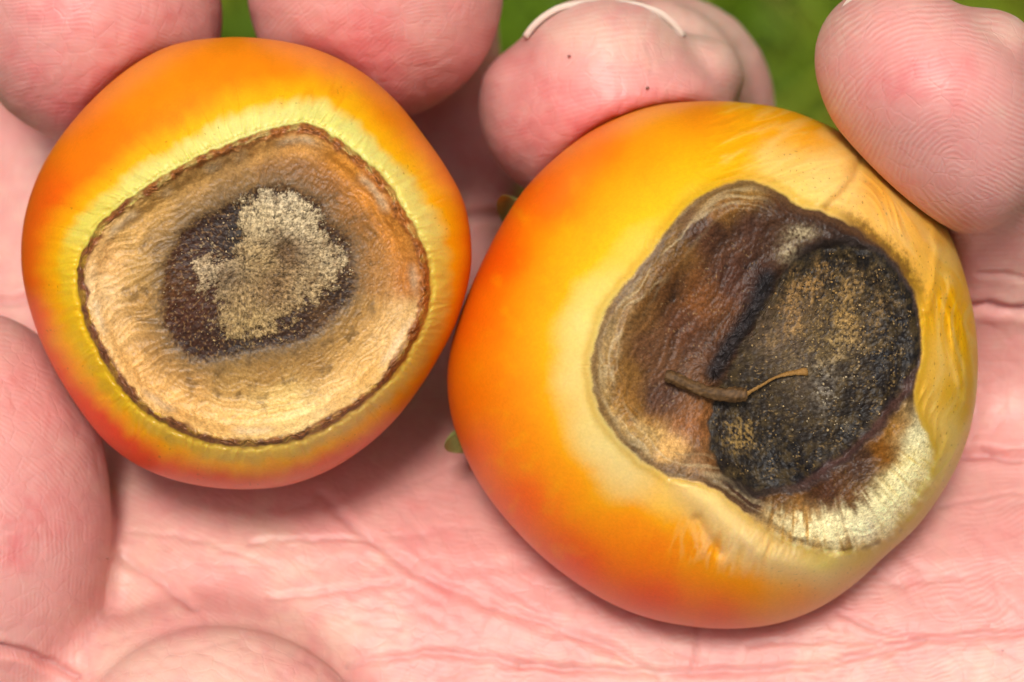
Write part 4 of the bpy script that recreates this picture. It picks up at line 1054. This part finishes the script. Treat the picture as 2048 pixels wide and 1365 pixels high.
def skin_material():
    m, n, l, b = new_mat('hand_skin')
    at = n.new('ShaderNodeAttribute'); at.attribute_name = 'tint'
    ph = n.new('ShaderNodeAttribute'); ph.attribute_name = 'ridge_phase'
    am = n.new('ShaderNodeAttribute'); am.attribute_name = 'ridge_amount'
    tc = n.new('ShaderNodeTexCoord')
    nz = n.new('ShaderNodeTexNoise'); nz.inputs['Scale'].default_value = 700; nz.inputs['Detail'].default_value = 1
    l.new(tc.outputs['Object'], nz.inputs['Vector'])
    # wobbling ridge lines
    wob = n.new('ShaderNodeMath'); wob.operation = 'MULTIPLY_ADD'; wob.inputs[1].default_value = 0.7
    l.new(nz.outputs['Fac'], wob.inputs[0]); l.new(ph.outputs['Fac'], wob.inputs[2])
    tw = n.new('ShaderNodeMath'); tw.operation = 'MULTIPLY'; tw.inputs[1].default_value = 2 * math.pi
    l.new(wob.outputs[0], tw.inputs[0])
    sn = n.new('ShaderNodeMath'); sn.operation = 'SINE'; l.new(tw.outputs[0], sn.inputs[0])
    rs = n.new('ShaderNodeMath'); rs.operation = 'MULTIPLY'; l.new(sn.outputs[0], rs.inputs[0]); l.new(am.outputs['Fac'], rs.inputs[1])
    # pores and fine crosshatch
    vo = n.new('ShaderNodeTexNoise'); vo.inputs['Scale'].default_value = 4200; vo.inputs['Detail'].default_value = 3
    l.new(tc.outputs['Object'], vo.inputs['Vector'])
    hsum = n.new('ShaderNodeMath'); hsum.operation = 'MULTIPLY_ADD'; hsum.inputs[1].default_value = 1.5
    l.new(vo.outputs['Fac'], hsum.inputs[0]); l.new(rs.outputs[0], hsum.inputs[2])
    bp = n.new('ShaderNodeBump'); bp.inputs['Distance'].default_value = 0.0115 * MM; bp.inputs['Strength'].default_value = 1.0
    l.new(hsum.outputs[0], bp.inputs['Height']); l.new(bp.outputs[0], b.inputs['Normal'])
    # fine crossing skin lines
    ve = n.new('ShaderNodeTexVoronoi'); ve.feature = 'DISTANCE_TO_EDGE'; ve.inputs['Scale'].default_value = 620
    wv = n.new('ShaderNodeTexNoise'); wv.inputs['Scale'].default_value = 500; wv.inputs['Detail'].default_value = 3
    l.new(tc.outputs['Object'], wv.inputs['Vector'])
    wm = n.new('ShaderNodeVectorMath'); wm.operation = 'MULTIPLY_ADD'; wm.inputs[1].default_value = (0.0012, 0.0012, 0.0012)
    l.new(wv.outputs['Color'], wm.inputs[0]); l.new(tc.outputs['Object'], wm.inputs[2]); l.new(wm.outputs[0], ve.inputs['Vector'])
    vr = n.new('ShaderNodeMapRange'); vr.inputs['From Max'].default_value = 0.09; vr.inputs['To Min'].default_value = -1.6; vr.inputs['To Max'].default_value = 0.0
    l.new(ve.outputs['Distance'], vr.inputs['Value'])
    h2 = n.new('ShaderNodeMath'); h2.operation = 'ADD'; l.new(hsum.outputs[0], h2.inputs[0]); l.new(vr.outputs[0], h2.inputs[1])
    l.new(h2.outputs[0], bp.inputs['Height'])
    # furrows are a little redder than the ridge tops
    mr = n.new('ShaderNodeMapRange'); mr.inputs['From Min'].default_value = -1; mr.inputs['From Max'].default_value = 1
    mr.inputs['To Min'].default_value = 0.0; mr.inputs['To Max'].default_value = 1.0
    l.new(rs.outputs[0], mr.inputs['Value'])
    mx = n.new('ShaderNodeMix'); mx.data_type = 'RGBA'; mx.blend_type = 'MULTIPLY'; mx.inputs['Factor'].default_value = 1.0
    cr = n.new('ShaderNodeValToRGB')
    cr.color_ramp.elements[0].color = (0.95, 0.82, 0.82, 1); cr.color_ramp.elements[1].color = (1.02, 1.08, 1.08, 1)
    l.new(mr.outputs[0], cr.inputs[0])
    l.new(at.outputs['Color'], mx.inputs['A']); l.new(cr.outputs[0], mx.inputs['B'])
    l.new(mx.outputs['Result'], b.inputs['Base Color'])
    b.inputs['Roughness'].default_value = 0.48
    b.inputs['Specular IOR Level'].default_value = 0.42
    b.inputs['Subsurface Weight'].default_value = 0.6
    b.inputs['Subsurface Radius'].default_value = (1.0, 0.22, 0.14)
    b.inputs['Subsurface Scale'].default_value = 2.2 * MM
    return m
M_hand = skin_material()
hand_org = P(1000, 1300, -62)
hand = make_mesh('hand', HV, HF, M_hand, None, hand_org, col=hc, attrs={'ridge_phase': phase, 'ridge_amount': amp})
hand['label'] = 'open pink left hand cupping two rotten tomatoes, palm up, fingers curled'
hand['category'] = 'hand'

# specks of soil on the skin
for su, sv, sr in ((1138, 113, 0.14), (1295, 177, 0.16), (215, 1118, 0.11), (2005, 1302, 0.07)):
    cand = np.where(((hu - su) ** 2 + (hv - sv) ** 2 < 12 ** 2) & (facing > 0))[0]
    if not len(cand): continue
    p0 = HV[cand[np.argmax(HV[cand, 2])]]
    ctr_ = P(su, sv, p0[2]) + np.array([0, 0, 0.02])
    th0 = np.linspace(0, 2 * np.pi, 9)[:-1]
    ring = np.stack([np.cos(th0) * sr * (1 + .3 * np.sin(3 * th0)), np.sin(th0) * sr * .8, 0 * th0], -1)
    VV_ = np.concatenate([ctr_ + ring, [ctr_ + np.array([0, 0, .07])], [ctr_ - np.array([0, 0, .12])]])
    FF_ = np.array([(i, (i + 1) % 8, 8) for i in range(8)] + [((i + 1) % 8, i, 9) for i in range(8)])
    make_mesh('dirt_speck', VV_, FF_, M_twig, hand, hand_org, col=tinted(10, (150, 98, 84)))

# fingernails
m_, n_, l_, b_ = new_mat('fingernail')
b_.inputs['Base Color'].default_value = (0.66, 0.52, 0.43, 1); b_.inputs['Roughness'].default_value = 0.5
b_.inputs['Subsurface Weight'].default_value = 0.6; b_.inputs['Subsurface Scale'].default_value = 0.6 * MM; b_.inputs['Subsurface Radius'].default_value = (1, .7, .5)
nz_ = n_.new('ShaderNodeTexNoise'); nz_.inputs['Scale'].default_value = 1500
bp_ = n_.new('ShaderNodeBump'); bp_.inputs['Distance'].default_value = 0.02 * MM; l_.new(nz_.outputs['Fac'], bp_.inputs['Height']); l_.new(bp_.outputs[0], b_.inputs['Normal'])
M_nail = m_
def nail(edge_px, z, back_dir, length, thick=0.46):
    """curved plate; edge_px are points of its free edge in the picture, z their depth"""
    e = curve_pts([P(a, b, z) for a, b in edge_px], 6)
    m = len(e); nl = 14; V = []
    mid_ = e.mean(0); 
    q = np.linspace(-1, 1, m)
    ez = e.copy(); ez[:, 2] += 1.2 * (1 - q ** 2) - 0.6
    bd = np.array(back_dir, float); bd /= np.linalg.norm(bd)
    tang = np.gradient(ez, axis=0); nrm = np.cross(tang, bd); nrm /= np.linalg.norm(nrm, axis=1, keepdims=True)
    if nrm[m // 2][1] < 0: nrm = -nrm
    for s in (0, 1):
        for i in range(nl):
            t = i / (nl - 1)
            V.append(ez + bd * length * t + nrm * (-thick * s) + nrm * (0.25 * math.sin(math.pi * t)))
    V = np.concatenate(V); F = []
    o = nl * m
    for i in range(nl - 1):
        for j in range(m - 1):
            a, b, c, d = i * m + j, i * m + j + 1, (i + 1) * m + j + 1, (i + 1) * m + j
            F += [(a, b, c), (a, c, d), (a + o, c + o, b + o), (a + o, d + o, c + o)]
    for j in range(m - 1):
        F += [(j, j + o, j + 1 + o), (j, j + 1 + o, j + 1)]
        a = (nl - 1) * m + j; F += [(a, a + 1, a + 1 + o), (a, a + 1 + o, a + o)]
    for i in range(nl - 1):
        for j in (0, m - 1):
            a = i * m + j; F += [(a, a + m, a + m + o), (a, a + m + o, a + o)]
    make_mesh('fingernail', V, np.array(F), M_nail, hand, hand_org)
nail([(1046, 68), (1064, 46), (1092, 24), (1130, 8), (1200, 1), (1268, 5), (1320, 21), (1352, 45), (1370, 68)], -22.0, (0.12, -0.10, -1), 10)
nail([(1682, 18), (1700, -6), (1740, -22), (1790, -26), (1840, -20), (1880, 0), (1893, 12)], -7, (0.12, -0.05, -1), 9)

# ---------------------------------------------------------------- lawn far below
GZ = -1050.0
m_, n_, l_, b_ = new_mat('lawn_soil')
tc_ = n_.new('ShaderNodeTexCoord'); nz_ = n_.new('ShaderNodeTexNoise'); nz_.inputs['Scale'].default_value = 14; nz_.inputs['Detail'].default_value = 6
l_.new(tc_.outputs['Object'], nz_.inputs['Vector'])
cr_ = n_.new('ShaderNodeValToRGB'); cr_.color_ramp.elements[0].position = .35; cr_.color_ramp.elements[1].position = .65
cr_.color_ramp.elements[0].color = (0.035, 0.075, 0.006, 1); cr_.color_ramp.elements[1].color = (0.10, 0.095, 0.02, 1)
l_.new(nz_.outputs['Fac'], cr_.inputs[0]); l_.new(cr_.outputs[0], b_.inputs['Base Color']); b_.inputs['Roughness'].default_value = 0.9
g = 40
gxx, gyy = np.meshgrid(np.linspace(-1, 1, g), np.linspace(-1, 1, g))
gxx = np.sign(gxx) * np.abs(gxx) ** 3 * 40000; gyy = np.sign(gyy) * np.abs(gyy) ** 3 * 40000
gvv = np.stack([gxx, gyy, GZ + 8 * noise(gxx / 150, gyy / 150)], -1).reshape(-1, 3)
ix = np.arange(g * g).reshape(g, g)
gf = np.stack([ix[:-1, :-1], ix[:-1, 1:], ix[1:, 1:], ix[1:, :-1]], -1).reshape(-1, 4)
lawn = make_mesh('ground', gvv, gf, m_, None, (0, 0, GZ)); lawn['kind'] = 'structure'
m_, n_, l_, b_ = new_mat('grass_blade')
at_ = n_.new('ShaderNodeAttribute'); at_.attribute_name = 'tint'; l_.new(at_.outputs['Color'], b_.inputs['Base Color'])
b_.inputs['Roughness'].default_value = 0.5
nb = 90000
bx = np.concatenate([rng.uniform(-700, 700, 26000), rng.uniform(-1800, 1800, nb - 26000)]); by = np.concatenate([rng.uniform(-600, 600, 26000), rng.uniform(-1500, 1700, nb - 26000)])
hgt = rng.uniform(25, 70, nb); wd = rng.uniform(1.6, 3.4, nb); th_ = rng.uniform(0, 2 * np.pi, nb); lean = rng.uniform(0.2, 1.1, nb) * hgt
dx, dy = np.cos(th_), np.sin(th_)
z0 = GZ + 8 * noise(bx / 150, by / 150) - 1
rows_ = []
for t, wf in ((0, 1.0), (0.55, 0.8), (1.0, 0.08)):
    cx = bx + dx * lean * t ** 1.7; cy = by + dy * lean * t ** 1.7; cz = z0 + hgt * (t - 0.18 * t * t)
    for s in (-1, 1):
        rows_.append(np.stack([cx - dy * wd * wf * s, cy + dx * wd * wf * s, cz], -1))
VB = np.stack(rows_, 1).reshape(-1, 3)
base = 6 * np.arange(nb)[:, None]
FB = np.concatenate([base + np.array([[0, 1, 3, 2]]), base + np.array([[2, 3, 5, 4]])])
patch_n = ss(-0.1, 0.5, fbm(bx / 90 + 2, by / 90, 3))
cb = mix(np.broadcast_to(np.array([0.100, 0.175, 0.003]), (nb, 3)), np.broadcast_to(np.array([0.24, 0.21, 0.012]), (nb, 3)), patch_n)
cb = cb * (0.7 + 0.6 * rng.random((nb, 1)))
grass = make_mesh('grass', VB, FB, m_, None, (0, 0, GZ), col=np.repeat(cb, 6, 0)); grass['kind'] = 'stuff'
grass['label'] = 'out of focus green grass far below the hand'; grass['category'] = 'grass'
